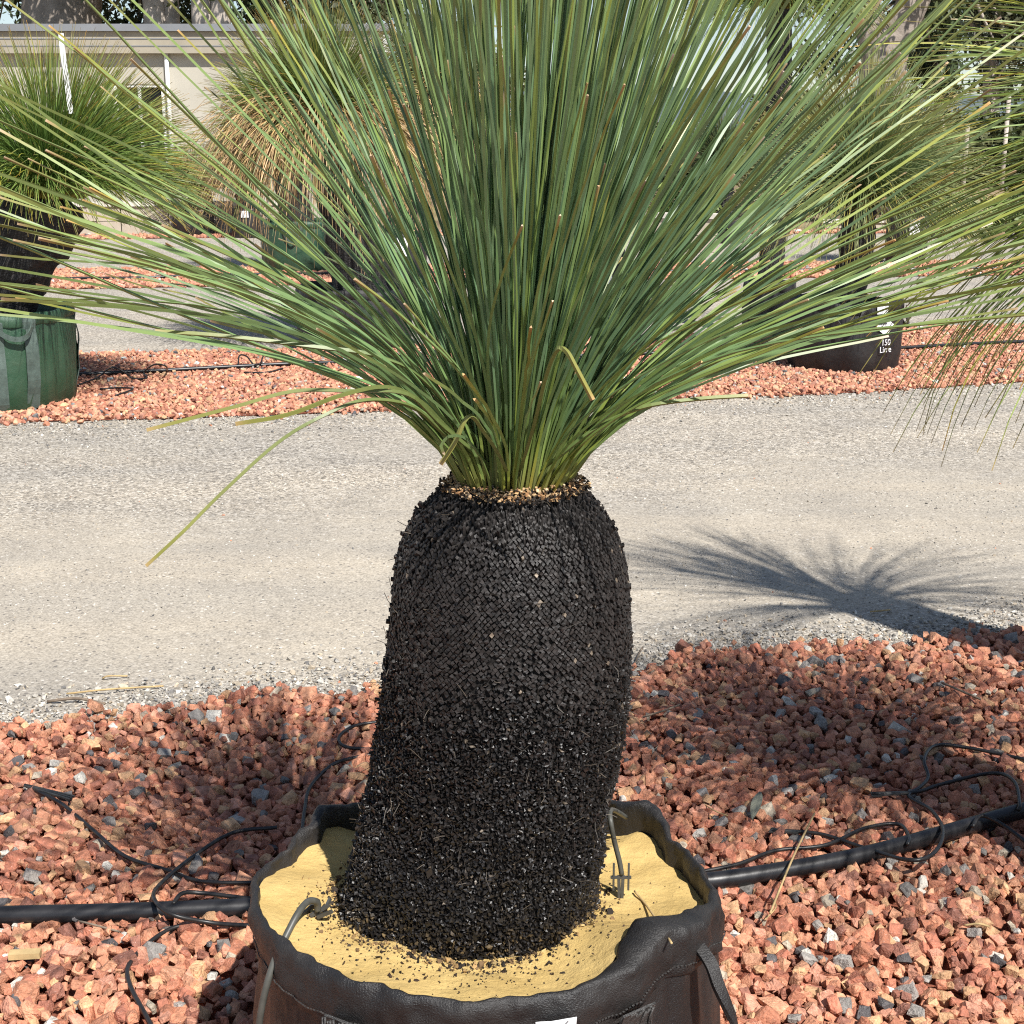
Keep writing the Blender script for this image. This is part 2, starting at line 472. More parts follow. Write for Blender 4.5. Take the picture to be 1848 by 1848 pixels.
def rand_rot(n, r, flat=1.0):
    """random rotations; flat<1 keeps the short axis near vertical"""
    yaw = r.uniform(0, 2*math.pi, n)
    tx, ty = r.normal(0, flat, n), r.normal(0, flat, n)
    cz, sz = np.cos(yaw), np.sin(yaw)
    Z = np.zeros((n, 3, 3)); Z[:, 0, 0] = cz; Z[:, 0, 1] = -sz; Z[:, 1, 0] = sz; Z[:, 1, 1] = cz; Z[:, 2, 2] = 1
    cx, sx = np.cos(tx), np.sin(tx)
    X = np.zeros((n, 3, 3)); X[:, 0, 0] = 1; X[:, 1, 1] = cx; X[:, 1, 2] = -sx; X[:, 2, 1] = sx; X[:, 2, 2] = cx
    cy, sy = np.cos(ty), np.sin(ty)
    Y = np.zeros((n, 3, 3)); Y[:, 1, 1] = 1; Y[:, 0, 0] = cy; Y[:, 0, 2] = sy; Y[:, 2, 0] = -sy; Y[:, 2, 2] = cy
    return X @ Y @ Z

def scatter(pos, size, variants, cols, r, flat=0.6):
    n = len(pos)
    R = rand_rot(n, r, flat)
    vi = r.integers(0, len(variants), n)
    VV, FF, CC, off = [], [], [], 0
    for k, (v, f) in enumerate(variants):
        idx = np.nonzero(vi == k)[0]
        if not len(idx): continue
        w = np.einsum('nij,vj->nvi', R[idx], v) * size[idx][:, None, None] + pos[idx][:, None]
        VV.append(w.reshape(-1, 3))
        FF.append((f[None] + (np.arange(len(idx)) * len(v))[:, None, None]).reshape(-1, 3) + off)
        CC.append(np.repeat(cols[idx], len(v), 0))
        off += len(idx) * len(v)
    return np.concatenate(VV), np.concatenate(FF), np.concatenate(CC)

RED = np.array([[0.50,0.222,0.130],[0.46,0.185,0.108],[0.40,0.150,0.092],[0.53,0.262,0.156],[0.55,0.320,0.172],[0.33,0.130,0.085],[0.52,0.245,0.162],[0.26,0.112,0.078]])
ODD = np.array([[0.20,0.185,0.17],[0.11,0.10,0.10],[0.60,0.56,0.49],[0.45,0.38,0.29],[0.34,0.31,0.28]])
def red_cols(n, r, odd=0.06):
    c = RED[r.choice(len(RED), n, p=[.2,.18,.13,.15,.10,.08,.11,.05])] * r.uniform(0.82, 1.28, (n, 1))
    o = r.random(n) < odd
    c[o] = ODD[r.integers(0, len(ODD), o.sum())] * r.uniform(0.8, 1.15, (o.sum(), 1))
    return c

def jgrid(x0, x1, y0, y1, sp, r):
    xs, ys = np.arange(x0, x1, sp), np.arange(y0, y1, sp)
    X, Y = np.meshgrid(xs, ys)
    X = X + (np.arange(len(ys)) % 2)[:, None] * sp / 2
    p = np.stack([X.ravel(), Y.ravel()], 1)
    return p + r.uniform(-0.5, 0.5, p.shape) * sp

POT_C, POT_R = np.array([-0.045, 2.13]), 0.375
var_near = hull_variants(40, 0, 3, 0.75)
r = np.random.default_rng(11)
def mound(x, y):
    return 0.010 * np.sin(x*3.1+1) * np.sin(y*4.3) + 0.008 * np.sin(x*7.3+y*5.1)
p = np.vstack([jgrid(-2.3, 3.0, 1.7, 5.0, 0.0235, r)])
far_noise = 0.05 * np.sin(p[:, 0] * 9.0) * np.sin(p[:, 0] * 23.0 + 1) + r.normal(0, 0.03, len(p))
keep = between(A_near, A_far, p[:, 0], p[:, 1] + far_noise)
keep &= np.hypot(p[:, 0] - POT_C[0], p[:, 1] - POT_C[1]) > POT_R + 0.0
p = p[keep]
sz = np.clip(r.lognormal(math.log(0.0152), 0.32, len(p)), 0.005, 0.030)
z = 0.010 + mound(p[:, 0], p[:, 1]) * 0.6 + 0.006 + r.uniform(0, 0.011, len(p))
# a thinner second layer of loose stones on top
p2 = jgrid(-2.3, 3.0, 1.7, 5.0, 0.052, r)
k2 = between(A_near, A_far, p2[:, 0], p2[:, 1] + 0.05) & (np.hypot(p2[:, 0] - POT_C[0], p2[:, 1] - POT_C[1]) > POT_R + 0.02)
p2 = p2[k2]
s2 = np.clip(r.lognormal(math.log(0.0165), 0.28, len(p2)), 0.008, 0.030)
z2 = 0.026 + mound(p2[:, 0], p2[:, 1]) * 0.6 + r.uniform(0, 0.006, len(p2))
pos = np.vstack([np.c_[p, z], np.c_[p2, z2]]); sz = np.r_[sz, s2]
cols = red_cols(len(pos), r)
# the 300 stones that show largest become parts of the bed, the rest one mass
px, py, dep = project(pos)
inview = (px > 5) & (px < 1843) & (py < 1840) & ~((px > 430) & (px < 1300) & (py > 1420)) & (np.arange(len(pos)) >= len(p))
score = np.where(inview, sz / dep, 0)
top = np.argsort(-score)[:300]
rest = np.ones(len(pos), bool); rest[top] = False
V, F, C = scatter(pos[rest], sz[rest], var_near, cols[rest], r, 0.7)
o = obj("loose_stones", V, F, MAT['stone'], bedA, C); o["kind"] = "stuff"
stone_meshes = []
for k in range(60):
    v, f = var_near[k % len(var_near)]
    c = red_cols(1, r, 0.10)[0]
    stone_meshes.append(make_mesh("stone", v, f, MAT['stone'], np.repeat(c[None], len(v), 0)))
for i in top:
    so = bpy.data.objects.new("stone", stone_meshes[int(r.integers(0, 60))])
    COL.objects.link(so); so.parent = bedA
    so.location = pos[i]; so.scale = (sz[i],) * 3
    so.rotation_euler = (r.normal(0, .5), r.normal(0, .5), r.uniform(0, 6.28))

var_far = hull_variants(20, 0, 5, 0.8)
def far_bed(bed, near, far, x0, x1, y0, y1, sp, size, seed):
    r = np.random.default_rng(seed)
    p = jgrid(x0, x1, y0, y1, sp, r)
    n_ = r.normal(0, 0.05, len(p))
    p = p[between(near, far, p[:, 0], p[:, 1] + n_)]
    # inside what the place shows only
    px, py, d = project(np.c_[p, np.zeros(len(p))])
    p = p[(px > -260) & (px < 2110)]
    s = np.clip(r.lognormal(math.log(size), 0.25, len(p)), size*0.5, size*1.9)
    z = 0.008 + r.uniform(0, 0.014, len(p))
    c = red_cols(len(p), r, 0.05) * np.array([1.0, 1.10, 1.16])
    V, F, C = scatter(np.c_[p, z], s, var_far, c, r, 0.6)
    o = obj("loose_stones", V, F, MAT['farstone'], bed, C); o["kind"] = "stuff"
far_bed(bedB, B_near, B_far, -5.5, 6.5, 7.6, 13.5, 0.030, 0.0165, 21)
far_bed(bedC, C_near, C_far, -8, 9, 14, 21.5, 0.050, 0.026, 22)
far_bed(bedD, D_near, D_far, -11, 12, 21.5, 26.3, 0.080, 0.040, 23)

# loose pebbles: the coarse lip along the road's edges and grit on the road
GREY = np.array([[0.42,0.39,0.34],[0.30,0.28,0.25],[0.52,0.48,0.42],[0.20,0.19,0.18],[0.44,0.37,0.28],[0.62,0.59,0.53],[0.12,0.115,0.11]])
var_peb = hull_variants(14, 8, 9, 0.7)
r = np.random.default_rng(31)
def lip(edge, w_out, n, s0, seed, wj=0.0):
    r = np.random.default_rng(seed)
    x = r.uniform(-2.6, 3.2, n) if edge is A_far else r.uniform(-5, 6, n)
    t = np.abs(r.normal(0, 1, n)) * w_out
    y = np.interp(x, edge[:, 0], edge[:, 1]) + (t - 0.04 if edge is A_far else -t + 0.05)
    s = np.clip(r.lognormal(math.log(s0), 0.35, n), s0*0.5, s0*2.6)
    return np.c_[x, y, r.uniform(0.0, 0.006, n)], s
pa, sa = lip(A_far, 0.16, 15000, 0.0068, 1)
pb, sb = lip(B_near, 0.30, 6000, 0.008, 2)
g = jgrid(-2.6, 3.4, 3.6, 8.2, 0.045, r)
g = g[between(A_far, B_near, g[:, 0], g[:, 1])]
g = g[(fnoise(np.c_[g, np.zeros(len(g))], 1.1, 3.0) + r.normal(0, .22, len(g))) > 0.0]
pg = np.c_[g, np.full(len(g), 0.001)]
sg = np.clip(r.lognormal(math.log(0.0052), 0.3, len(g)), 0.003, 0.013)
pos = np.vstack([pa, pb, pg]); sz = np.r_[sa, sb, sg]
cols = GREY[r.choice(len(GREY), len(pos), p=[.26,.2,.2,.09,.14,.08,.03])] * r.uniform(0.8, 1.15, (len(pos), 1))
o_ = r.random(len(pos)) < 0.006
cols[o_] = RED[0]
V, F, C = scatter(pos, sz, var_peb, cols, r, 0.5)
o = obj("road_pebbles", V, F, MAT['pebble'], None, C)
props(o, "loose grey and cream pebbles along the edges of the gravel road", "pebbles", kind="stuff")

# ------------------------------------------------------------------ leaves of grass trees
def leaf_lines(n, base, rb, u, phi, L, t0, t1, bp, segs, r, wob=0.10, lean=(0, 0), tail=0.0):
    """centre lines of n leaves rising from a crown; tilt goes from t0 at the foot to t1 at the end"""
    s = np.linspace(0, 1, segs + 1)
    sm = (s[1:] + s[:-1]) / 2
    tilt = t0[:, None] + (t1 - t0)[:, None] * (1 - (1 - sm[None]) ** bp[:, None])
    ph = phi[:, None] + r.normal(0, wob, n)[:, None] * sm[None] * 1.5 + r.normal(0, wob * 0.22, (n, segs))
    tilt = tilt + r.normal(0, wob * 0.30, n)[:, None] * np.sin(sm[None] * math.pi * 2)
    d = np.stack([np.sin(tilt) * np.cos(ph) + lean[0], np.sin(tilt) * np.sin(ph) + lean[1], np.cos(tilt)], -1)
    d /= np.linalg.norm(d, axis=-1)[..., None]
    st = d * (L[:, None] * np.diff(s)[None])[..., None]
    foot = np.stack([rb * np.sqrt(u) * np.cos(phi), rb * np.sqrt(u) * np.sin(phi), np.zeros(n)], -1) + np.asarray(base)
    return np.concatenate([foot[:, None], foot[:, None] + np.cumsum(st, 1)], 1)

def leaf_mesh_data(lines, width, colors, sides, r, cut=False):
    """lines n,S,3; width n,S; colors n,S,3 -> vertices, quads, tip faces, vertex colours"""
    n, S, _ = lines.shape
    t = np.gradient(lines, axis=1); t /= np.linalg.norm(t, axis=-1)[..., None] + 1e-12
    chord = lines[:, -1] - lines[:, 0]
    b = np.stack([-chord[:, 1], chord[:, 0], np.zeros(n)], -1)
    b /= np.linalg.norm(b, axis=-1)[:, None] + 1e-9
    b = b[:, None] - t * (b[:, None] * t).sum(-1)[..., None]
    b /= np.linalg.norm(b, axis=-1)[..., None] + 1e-12
    nn = np.cross(t, b)
    a = (np.arange(sides) * 2 * math.pi / sides)[None, :] + r.uniform(0, 6.28, n)[:, None]
    ca, sa_ = np.cos(a)[:, None, :, None], np.sin(a)[:, None, :, None]
    V = lines[:, :, None] + (width / 2)[..., None, None] * (ca * b[:, :, None] + sa_ * nn[:, :, None])
    C = np.repeat(colors[:, :, None], sides, 2)
    i, j = np.meshgrid(np.arange(S - 1), np.arange(sides), indexing='ij')
    q = np.stack([i*sides+j, i*sides+(j+1) % sides, (i+1)*sides+(j+1) % sides, (i+1)*sides+j], -1).reshape(-1, 4)
    cap = np.arange(sides)[None] + (S - 1) * sides
    return V.reshape(n, -1, 3), q, cap, C.reshape(n, -1, 3)

def merge_leaves(V, q, cap, C):
    n, k = V.shape[:2]
    off = (np.arange(n) * k)[:, None, None]
    return V.reshape(-1, 3), [(q[None] + off).reshape(-1, q.shape[1]), (cap[None] + off).reshape(-1, cap.shape[1])], C.reshape(-1, 3)

def ramp_cols(keys, s):
    keys = sorted(keys, key=lambda k: k[0])
    xs = [k[0] for k in keys]; cs = np.array([k[1] for k in keys])
    return np.stack([np.interp(s, xs, cs[:, i]) for i in range(3)], -1)

# ------------------------------------------------------------------ main grass tree
TY = 2.13
sil = [(1741, 628, 1062), (1657, 620, 1067), (1625, 622, 1070), (1576, 631, 1080), (1540, 637, 1087), (1511, 648, 1092), (1456, 662, 1099), (1414, 671, 1109), (1365, 678, 1118), (1312, 684, 1128),
       (1225, 692, 1133), (1137, 701, 1135), (1066, 707, 1133), (1017, 713, 1128), (971, 727, 1117), (940, 743, 1099), (911, 769, 1076), (890, 797, 1052), (878, 818, 1034), (872, 840, 1012)]
prof = []
for (yy, a, b) in sil:
    pa_, pb_ = P(a, yy, TY), P(b, yy, TY)
    prof.append(((pa_[0] + pb_[0]) / 2, (pb_[0] - pa_[0]) / 2, pa_[2]))
prof = np.array(prof)                       # centre x, radius, z  (rising)
TOPZ = prof[-1, 2]
# arc length resample
ds = np.hypot(np.diff(prof[:, 1]), np.diff(prof[:, 2]))
arc = np.r_[0, np.cumsum(ds)]
def trunk_at(s):
    return np.interp(s, arc, prof[:, 0]), np.interp(s, arc, prof[:, 1]), np.interp(s, arc, prof[:, 2])

gt = empty("grass_tree", (prof[0, 0], TY, 0.37), "large grass tree with thick black scaly trunk and blunt-cut leaves in the nearest bag", "grass tree")
ns_, na_ = 90, 120
S_ = np.linspace(0, arc[-1], ns_)
cx, rr, zz = trunk_at(S_)
A_ = np.linspace(0, 2*math.pi, na_, endpoint=False)
def lump(a, z):
    low = np.clip((0.78 - z) / 0.35, 0, 1)
    return (0.004 * np.sin(3*a + 9*z) + 0.003 * np.sin(7*a - 14*z + 1)) * (0.35 + low) + low * 0.006 * np.sin(5*a + 30*z) * np.sin(2*a - 21*z)
SS, AA = np.meshgrid(np.arange(ns_), A_, indexing='ij')
RR = rr[SS] - 0.004 + lump(AA, zz[SS])
V = np.stack([cx[SS] + RR*np.cos(AA), TY + RR*np.sin(AA), zz[SS]], -1).reshape(-1, 3)
i, j = np.meshgrid(np.arange(ns_-1), np.arange(na_), indexing='ij')
q = np.stack([i*na_+j, i*na_+(j+1) % na_, (i+1)*na_+(j+1) % na_, (i+1)*na_+j], -1).reshape(-1, 4)
V = np.vstack([V, [cx[-1], TY, TOPZ + 0.004]])
k = np.arange(na_)
T = np.stack([(ns_-1)*na_+k, (ns_-1)*na_+(k+1) % na_, np.full(na_, len(V)-1)], -1)
obj("trunk", V, [q, T], MAT['core'], gt, smooth=True)

# old leaf bases: tidy diamonds in spiral rows above, fine broken resin-black ends below
r = np.random.default_rng(41)
def scale_zone(name, z_lo, z_hi, ncol, rowh, rough, mat):
    rows = int(arc[-1] / rowh)
    js, is_ = np.meshgrid(np.arange(rows), np.arange(ncol), indexing='ij')
    s = (js * rowh + rowh * 0.5).ravel(); a = (2*math.pi*(is_ + 0.5*(js % 2)) / ncol).ravel()
    _, _, z0 = trunk_at(s)
    edge = r.normal(0, 0.035, len(s)) + 0.02*np.sin(5*a)
    keep = (z0 + edge > z_lo) & (z0 + edge < z_hi)
    s, a, z0 = s[keep], a[keep], z0[keep]
    n = len(s)
    low = np.full(n, float(rough)); sh0 = np.clip((z0 - (TOPZ - 0.10)) / 0.08, 0, 1)
    mess = np.clip(0.22*(1-rough) + rough + sh0*0.9 + 0.35*np.sin(a*4+z0*31)*np.sin(a*2-z0*17), 0.08, 1.3)
    s = s + r.normal(0, 1, n) * 0.30 * rowh * mess
    a = a + r.normal(0, 1, n) * 0.28 * (2*math.pi/ncol) * mess + 0.015*np.sin(s*25)
    s = np.clip(s, 0, arc[-1] - 1e-4)
    cx_, rr_, zz_ = trunk_at(s)
    e = 0.002
    _, r1, z1 = trunk_at(np.clip(s + e, 0, arc[-1])); _, r2, z2 = trunk_at(np.clip(s - e, 0, arc[-1]))
    dr, dz = r1 - r2, z1 - z2
    ln = np.hypot(dr, dz) + 1e-12; dr, dz = dr/ln, dz/ln
    ca, sa_ = np.cos(a), np.sin(a)
    up = np.stack([dr*ca, dr*sa_, dz], -1)
    nor = np.stack([dz*ca, dz*sa_, -dr], -1)
    sd = np.stack([-sa_, ca, np.zeros_like(a)], -1)
    rl = rr_ - 0.0035 + lump(a, zz_)
    pos = np.stack([cx_ + rl*ca, TY + rl*sa_, zz_], -1)
    w = 2*math.pi*rr_ / ncol * r.lognormal(0, 0.38*rough, n) * np.clip(0.90 + r.normal(0, .10, n)*mess + rough*r.normal(0.1, .25, n), .45, 1.7)
    h = rowh * 2 * r.lognormal(0.12*rough, 0.38*rough, n) * np.clip(0.88 + r.normal(0, .10, n)*mess + rough*r.normal(0.1, .25, n), .45, 1.7)
    hg = 0.0046 + r.normal(0, 0.0006, n)*(0.5+mess) + rough*(np.abs(r.normal(0, 0.0012, n)) - 0.0012)
    spike = r.random(n) < 0.04 + 0.10*sh0
    hg[spike] += r.uniform(0.002, 0.006, spike.sum())
    gone = r.random(n) < 0.05 + 0.05*mess
    hg[gone] *= 0.35
    tipup = 0.0015 + 0.004 * sh0
    shr = 0.88 - 0.20 * sh0 - rough*r.uniform(0, 0.5, n)
    tw = r.normal(0, 1, n) * (0.10 + 0.55*rough + 0.3*sh0)
    sdr = sd * np.cos(tw)[:, None] + up * np.sin(tw)[:, None]
    upr = up * np.cos(tw)[:, None] - sd * np.sin(tw)[:, None]
    nrr = nor + r.normal(0, 1, (n, 3)) * (0.08 + 0.15*rough + 0.20*sh0)[:, None]
    hs, hu = sdr * (w/2)[:, None], upr * (h/2)[:, None]
    basep = pos - nor * 0.003
    topp = pos + nrr * hg[:, None] + up * tipup[:, None]
    tj = r.normal(0, 0.00055, (n, 4, 3)) * (1 + 1.0 * rough)
    V = np.stack([basep - hs, basep - hu, basep + hs, basep + hu,
                  topp - hs*shr[:, None] + tj[:, 0], topp - hu*shr[:, None] + tj[:, 1], topp + hs*shr[:, None] + tj[:, 2], topp + hu*shr[:, None] + tj[:, 3]], 1)
    fq = np.array([[4,5,6,7],[0,1,5,4],[1,2,6,5],[2,3,7,6],[3,0,4,7]])
    Q = (fq[None] + (np.arange(n)*8)[:, None, None]).reshape(-1, 4)
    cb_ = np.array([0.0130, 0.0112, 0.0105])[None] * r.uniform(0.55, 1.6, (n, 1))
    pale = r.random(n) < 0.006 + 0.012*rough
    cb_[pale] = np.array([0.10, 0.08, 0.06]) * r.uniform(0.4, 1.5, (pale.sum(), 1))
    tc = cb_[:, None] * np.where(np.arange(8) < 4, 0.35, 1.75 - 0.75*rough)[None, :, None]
    foot = np.clip((0.452 - zz_) / 0.06, 0, 1) * (r.random(n) < 0.22)
    tc = tc * (1 - foot[:, None, None]) + np.array([0.26, 0.18, 0.085]) * foot[:, None, None] * r.uniform(0.3, 1.1, (n, 1, 1))
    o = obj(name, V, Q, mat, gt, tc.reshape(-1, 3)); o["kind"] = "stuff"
    return pos, nor, up, sd
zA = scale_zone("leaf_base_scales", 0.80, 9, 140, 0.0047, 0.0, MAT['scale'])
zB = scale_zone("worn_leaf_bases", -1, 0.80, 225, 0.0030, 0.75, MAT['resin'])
pos, nor, up, sd = [np.concatenate([k, l]) for k, l in zip(zA, zB)]
s = pos

# loose fibres sticking out of the bark
nf = 420
ff = r.integers(0, len(s), nf)
d_ = nor[ff] * r.uniform(0.3, 1, (nf, 1)) + up[ff] * r.normal(0, .7, (nf, 1)) + sd[ff] * r.normal(0, .7, (nf, 1))
d_ /= np.linalg.norm(d_, axis=1)[:, None]
Lf = r.uniform(0.010, 0.028, nf)
l0 = pos[ff] + nor[ff]*0.004
lines = np.stack([l0, l0 + d_*Lf[:, None]*.5, l0 + d_*Lf[:, None] + r.normal(0, .003, (nf, 3))], 1)
cf = np.repeat((np.array([[0.05, 0.04, 0.03]]) * r.uniform(.4, 2.2, (nf, 1)))[:, None], 3, 1)
VV, qq, cap, CC = leaf_mesh_data(lines, np.full((nf, 3), 0.0011), cf, 3, r)
Vm, Fm, Cm = merge_leaves(VV, qq, cap, CC)
o = obj("bark_fibres", Vm, Fm, MAT['scale'], gt, Cm); o["kind"] = "stuff"

# pale leaf-base stubs round the crown's foot
CB = np.array([prof[-1, 0] + 0.002, TY, TOPZ - 0.006])
nst = 1300
ra = np.sqrt(r.uniform(0.074**2, 0.116**2, nst)); aa = r.uniform(0, 6.283, nst)
drop = np.interp(ra, [0.07, 0.09, 0.117], [0.006, 0.003, -0.004])
pos_s = np.stack([CB[0] + ra*np.cos(aa), TY + ra*np.sin(aa), TOPZ + drop + r.uniform(-0.003, 0.006, nst)], -1)
cst = np.array([[0.42,0.25,0.12],[0.50,0.34,0.18],[0.28,0.15,0.07],[0.58,0.42,0.26],[0.05,0.035,0.025]])[r.integers(0, 5, nst)] * r.uniform(.6, 1.2, (nst, 1))
dark = ra > 0.109
cst[dark & (r.random(nst) < .7)] = [0.02, 0.016, 0.013]
V, F, C = scatter(pos_s, r.uniform(0.0028, 0.0052, nst), var_peb, cst, r, 0.5)
o = obj("leaf_stubs", V, F, MAT['crumb'], gt, C); o["kind"] = "stuff"

# the fan of leaves
r = np.random.default_rng(52)
NL = 1180
k_ = r.random(NL)
th = np.where(k_ < 0.58, RAD(42) * r.random(NL) ** 0.75, np.where(k_ < 0.70, RAD(38) + RAD(22) * r.random(NL), RAD(56) + RAD(32) * r.random(NL)))
u = np.clip(th / RAD(86), 0.001, 1.0)
phi = r.uniform(0, 2*math.pi, NL)
t0 = np.minimum(RAD(27) * u ** 1.1 + np.abs(r.normal(0, RAD(2), NL)), th + RAD(3))
t1 = np.clip(th + r.normal(0, RAD(4), NL), RAD(0.5), RAD(97))
bp = np.where(u > 0.6, 2.3, 2.2) + r.uniform(0, 2.2, NL)
L = 1.07 - 0.20 * u + r.normal(0, 0.06, NL)
short = r.random(NL) < 0.22
L[short] *= r.uniform(0.50, 0.92, short.sum())
SEG = 12
lines = leaf_lines(NL, CB, 0.077, np.clip(u + r.normal(0, .22, NL), 0.01, 1), phi, L, t0, t1, bp, SEG, r, 0.13, (0.09, 0.0))
# the clump is trimmed: no leaf hangs below the flare of the fan on its near side
lx, ly, ld = project(lines)
env = np.interp(lx, [-200, 60, 280, 540, 700, 800, 842, 925, 1008, 1060, 1180, 1350, 1600, 1830, 2100], [560, 575, 625, 680, 758, 828, 900, 905, 900, 830, 742, 694, 628, 575, 545])
ok = (ly < env).all(1) & ~((lines[:, -1, 1] < 1.52) & (u > 0.40))
# the fan is thinner on its left shoulder
leftmid = (lines[:, -1, 0] - CB[0] < -0.16) & (th > RAD(14)) & (th < RAD(60))
ok &= ~(leftmid & (r.random(NL) < 0.62))
rightmid = (lines[:, -1, 0] - CB[0] > 0.38) & (th < RAD(62))
ok &= ~(rightmid & (r.random(NL) < 0.45))
lines, u, phi, L = lines[ok], u[ok], phi[ok], L[ok]
NL = len(lines)
# the cut end: a very short last step
tl = lines[:, -1] - lines[:, -2]; tl /= np.linalg.norm(tl, axis=1)[:, None]
lines = np.concatenate([lines[:, :-1], lines[:, -1:] - tl[:, None]*0.022, lines[:, -1:] - tl[:, None]*0.004, lines[:, -1:]], 1)
S = lines.shape[1]
sp_ = np.r_[np.linspace(0, 1, SEG + 1)[:-1], 0.975, 0.993, 1.0]
wd = r.uniform(0.0036, 0.0053, NL)[:, None] * np.interp(sp_, [0, 0.06, 0.5, 1], [1.2, 1.05, 1.0, 0.84])[None]
green = ramp_cols([(0, (0.24, 0.22, 0.06)), (0.06, (0.16, 0.22, 0.05)), (0.25, (0.140, 0.235, 0.090)), (0.6, (0.165, 0.250, 0.095)), (0.88, (0.205, 0.260, 0.075)), (0.97, (0.21, 0.225, 0.06)), (0.988, (0.27, 0.17, 0.06)), (1.0, (0.44, 0.32, 0.20))], sp_)
colr = np.repeat(green[None], NL, 0)
tone = r.uniform(0.75, 1.22, NL)
colr = colr * tone[:, None, None]
yel = r.random(NL) < 0.22
colr[yel] = colr[yel] * np.array([1.28, 1.10, 0.75])
blue = (r.random(NL) < 0.55) & (u < 0.62)
colr[blue] = colr[blue] * np.array([0.95, 0.99, 1.30])
VV, qq, cap, CC = leaf_mesh_data(lines, wd, colr, 3, r)
mid = lines[:, S//2]
mx, my, md = project(mid)
front = (mid[:, 1] < TY + 0.12) & (my > -50) & (my < 900)
sc_ = np.where(front, wd[:, 3] * L / md, 0)
topl = np.argsort(-sc_)[:290]
restl = np.ones(NL, bool); restl[topl] = False
Vm, Fm, Cm = merge_leaves(VV[restl], qq, cap, CC[restl])
o = obj("leaves", Vm, Fm, MAT['leaf'], gt, Cm, smooth=False); o["kind"] = "stuff"
for i in topl:
    obj("leaf", VV[i], [qq, cap], MAT['leaf'], gt, CC[i])
# bent and hanging leaves, built singly
def bent(pts, w=0.0064, yellow=1.1):
    ln_ = catmull(pts, 6)[None]
    n = ln_.shape[1]
    sp = np.linspace(0, 1, n)
    c = ramp_cols([(0, (0.10, 0.14, 0.05)), (0.5, (0.13, 0.165, 0.06)), (0.96, (0.19, 0.19, 0.05)), (1, (0.34, 0.24, 0.12))], sp)[None] * np.array([yellow, 1.08, 0.9])
    V, q, cp, C = leaf_mesh_data(ln_, np.full((1, n), w), c, 4, r)
    obj("leaf", V[0], [q, cp], MAT['leaf'], gt, C[0])
cb = (CB[0], CB[1], CB[2])
bent([cb, P(800, 770, 2.00), P(735, 712, 1.92), P(640, 706, 1.88), P(530, 706, 1.85), P(420, 735, 1.82), P(265, 776, 1.80)])
bent([cb, P(815, 780, 2.02), P(760, 725, 1.95), P(700, 698, 1.90), P(620, 712, 1.86), P(520, 748, 1.84), P(425, 765, 1.83)])
bent([cb, P(810, 790, 2.02), P(745, 735, 1.92), P(660, 722, 1.86), P(580, 752, 1.82), P(500, 800, 1.80), P(400, 890, 1.77), P(330, 960, 1.75), P(264, 1021, 1.74)], 0.0058)
bent([cb, P(960, 780, 1.95), P(985, 680, 1.86), P(1005, 632, 1.82), P(1022, 634, 1.81), P(1040, 665, 1.80), P(1070, 722, 1.79)], 0.0066, 1.2)
bent([cb, P(900, 820, 1.96), P(870, 775, 1.90), P(852, 752, 1.87), P(838, 760, 1.86), P(820, 800, 1.855), P(795, 838, 1.85)], 0.0064, 1.2)
bent([cb, P(1000, 830, 2.05), P(1080, 770, 2.02), P(1160, 735, 2.00), P(1260, 720, 2.00), P(1350, 714, 2.0)], 0.0066, 1.0)
bent([cb, P(780, 700, 2.02), P(690, 645, 1.98), P(560, 625, 1.95), P(400, 606, 1.93), P(280, 598, 1.92)], 0.0066, 1.0)

# ------------------------------------------------------------------ main planter bag
bag = empty("planter_bag", (POT_C[0], POT_C[1], 0), "large black fabric planter bag with rolled rim and yellow sand, nearest the camera", "planter bag")
NA = 480
ang = np.linspace(0, 2*math.pi, NA, endpoint=False)
deg = np.degrees(ang)
def per(tab, lin=0.6):
    t = sorted(tab)
    xs = [t[-1][0] - 360] + [k[0] for k in t] + [t[0][0] + 360]
    ys = [t[-1][1]] + [k[1] for k in t] + [t[0][1]]
    out = np.zeros(NA)
    for a0, a1, v0, v1 in zip(xs[:-1], xs[1:], ys[:-1], ys[1:]):
        m = (deg >= a0) & (deg <= a1)
        f = (deg[m] - a0) / (a1 - a0); f = lin*f + (1-lin)*f*f*(3-2*f)
        out[m] = v0 + (v1 - v0) * f
    return out
# angle 270 faces the camera, 0 points right, 180 left; corners are where the cloth is folded
rimz = per([(0, .432), (22, .432), (40, .452), (47, .440), (70, .412), (100, .405), (128, .428), (143, .452), (149, .440), (165, .436), (185, .440), (215, .440), (245, .446), (275, .447), (300, .455), (318, .482), (330, .470), (345, .445)])
rimr = per([(0, .380), (22, .366), (40, .386), (47, .374), (70, .366), (100, .374), (128, .370), (143, .388), (149, .374), (165, .364), (185, .378), (215, .374), (245, .374), (275, .379), (300, .380), (318, .376), (330, .384), (345, .388)])
fold = per([(0, .008), (25, .008), (42, .020), (55, .007), (90, .006), (130, .007), (145, .020), (160, .007), (185, .008), (215, .008), (245, .008), (275, .008), (296, .013), (310, .050), (322, .062), (335, .028), (348, .014)])
rimr = rimr - 0.010
unit = np.stack([np.cos(ang), np.sin(ang), np.zeros(NA)], -1)
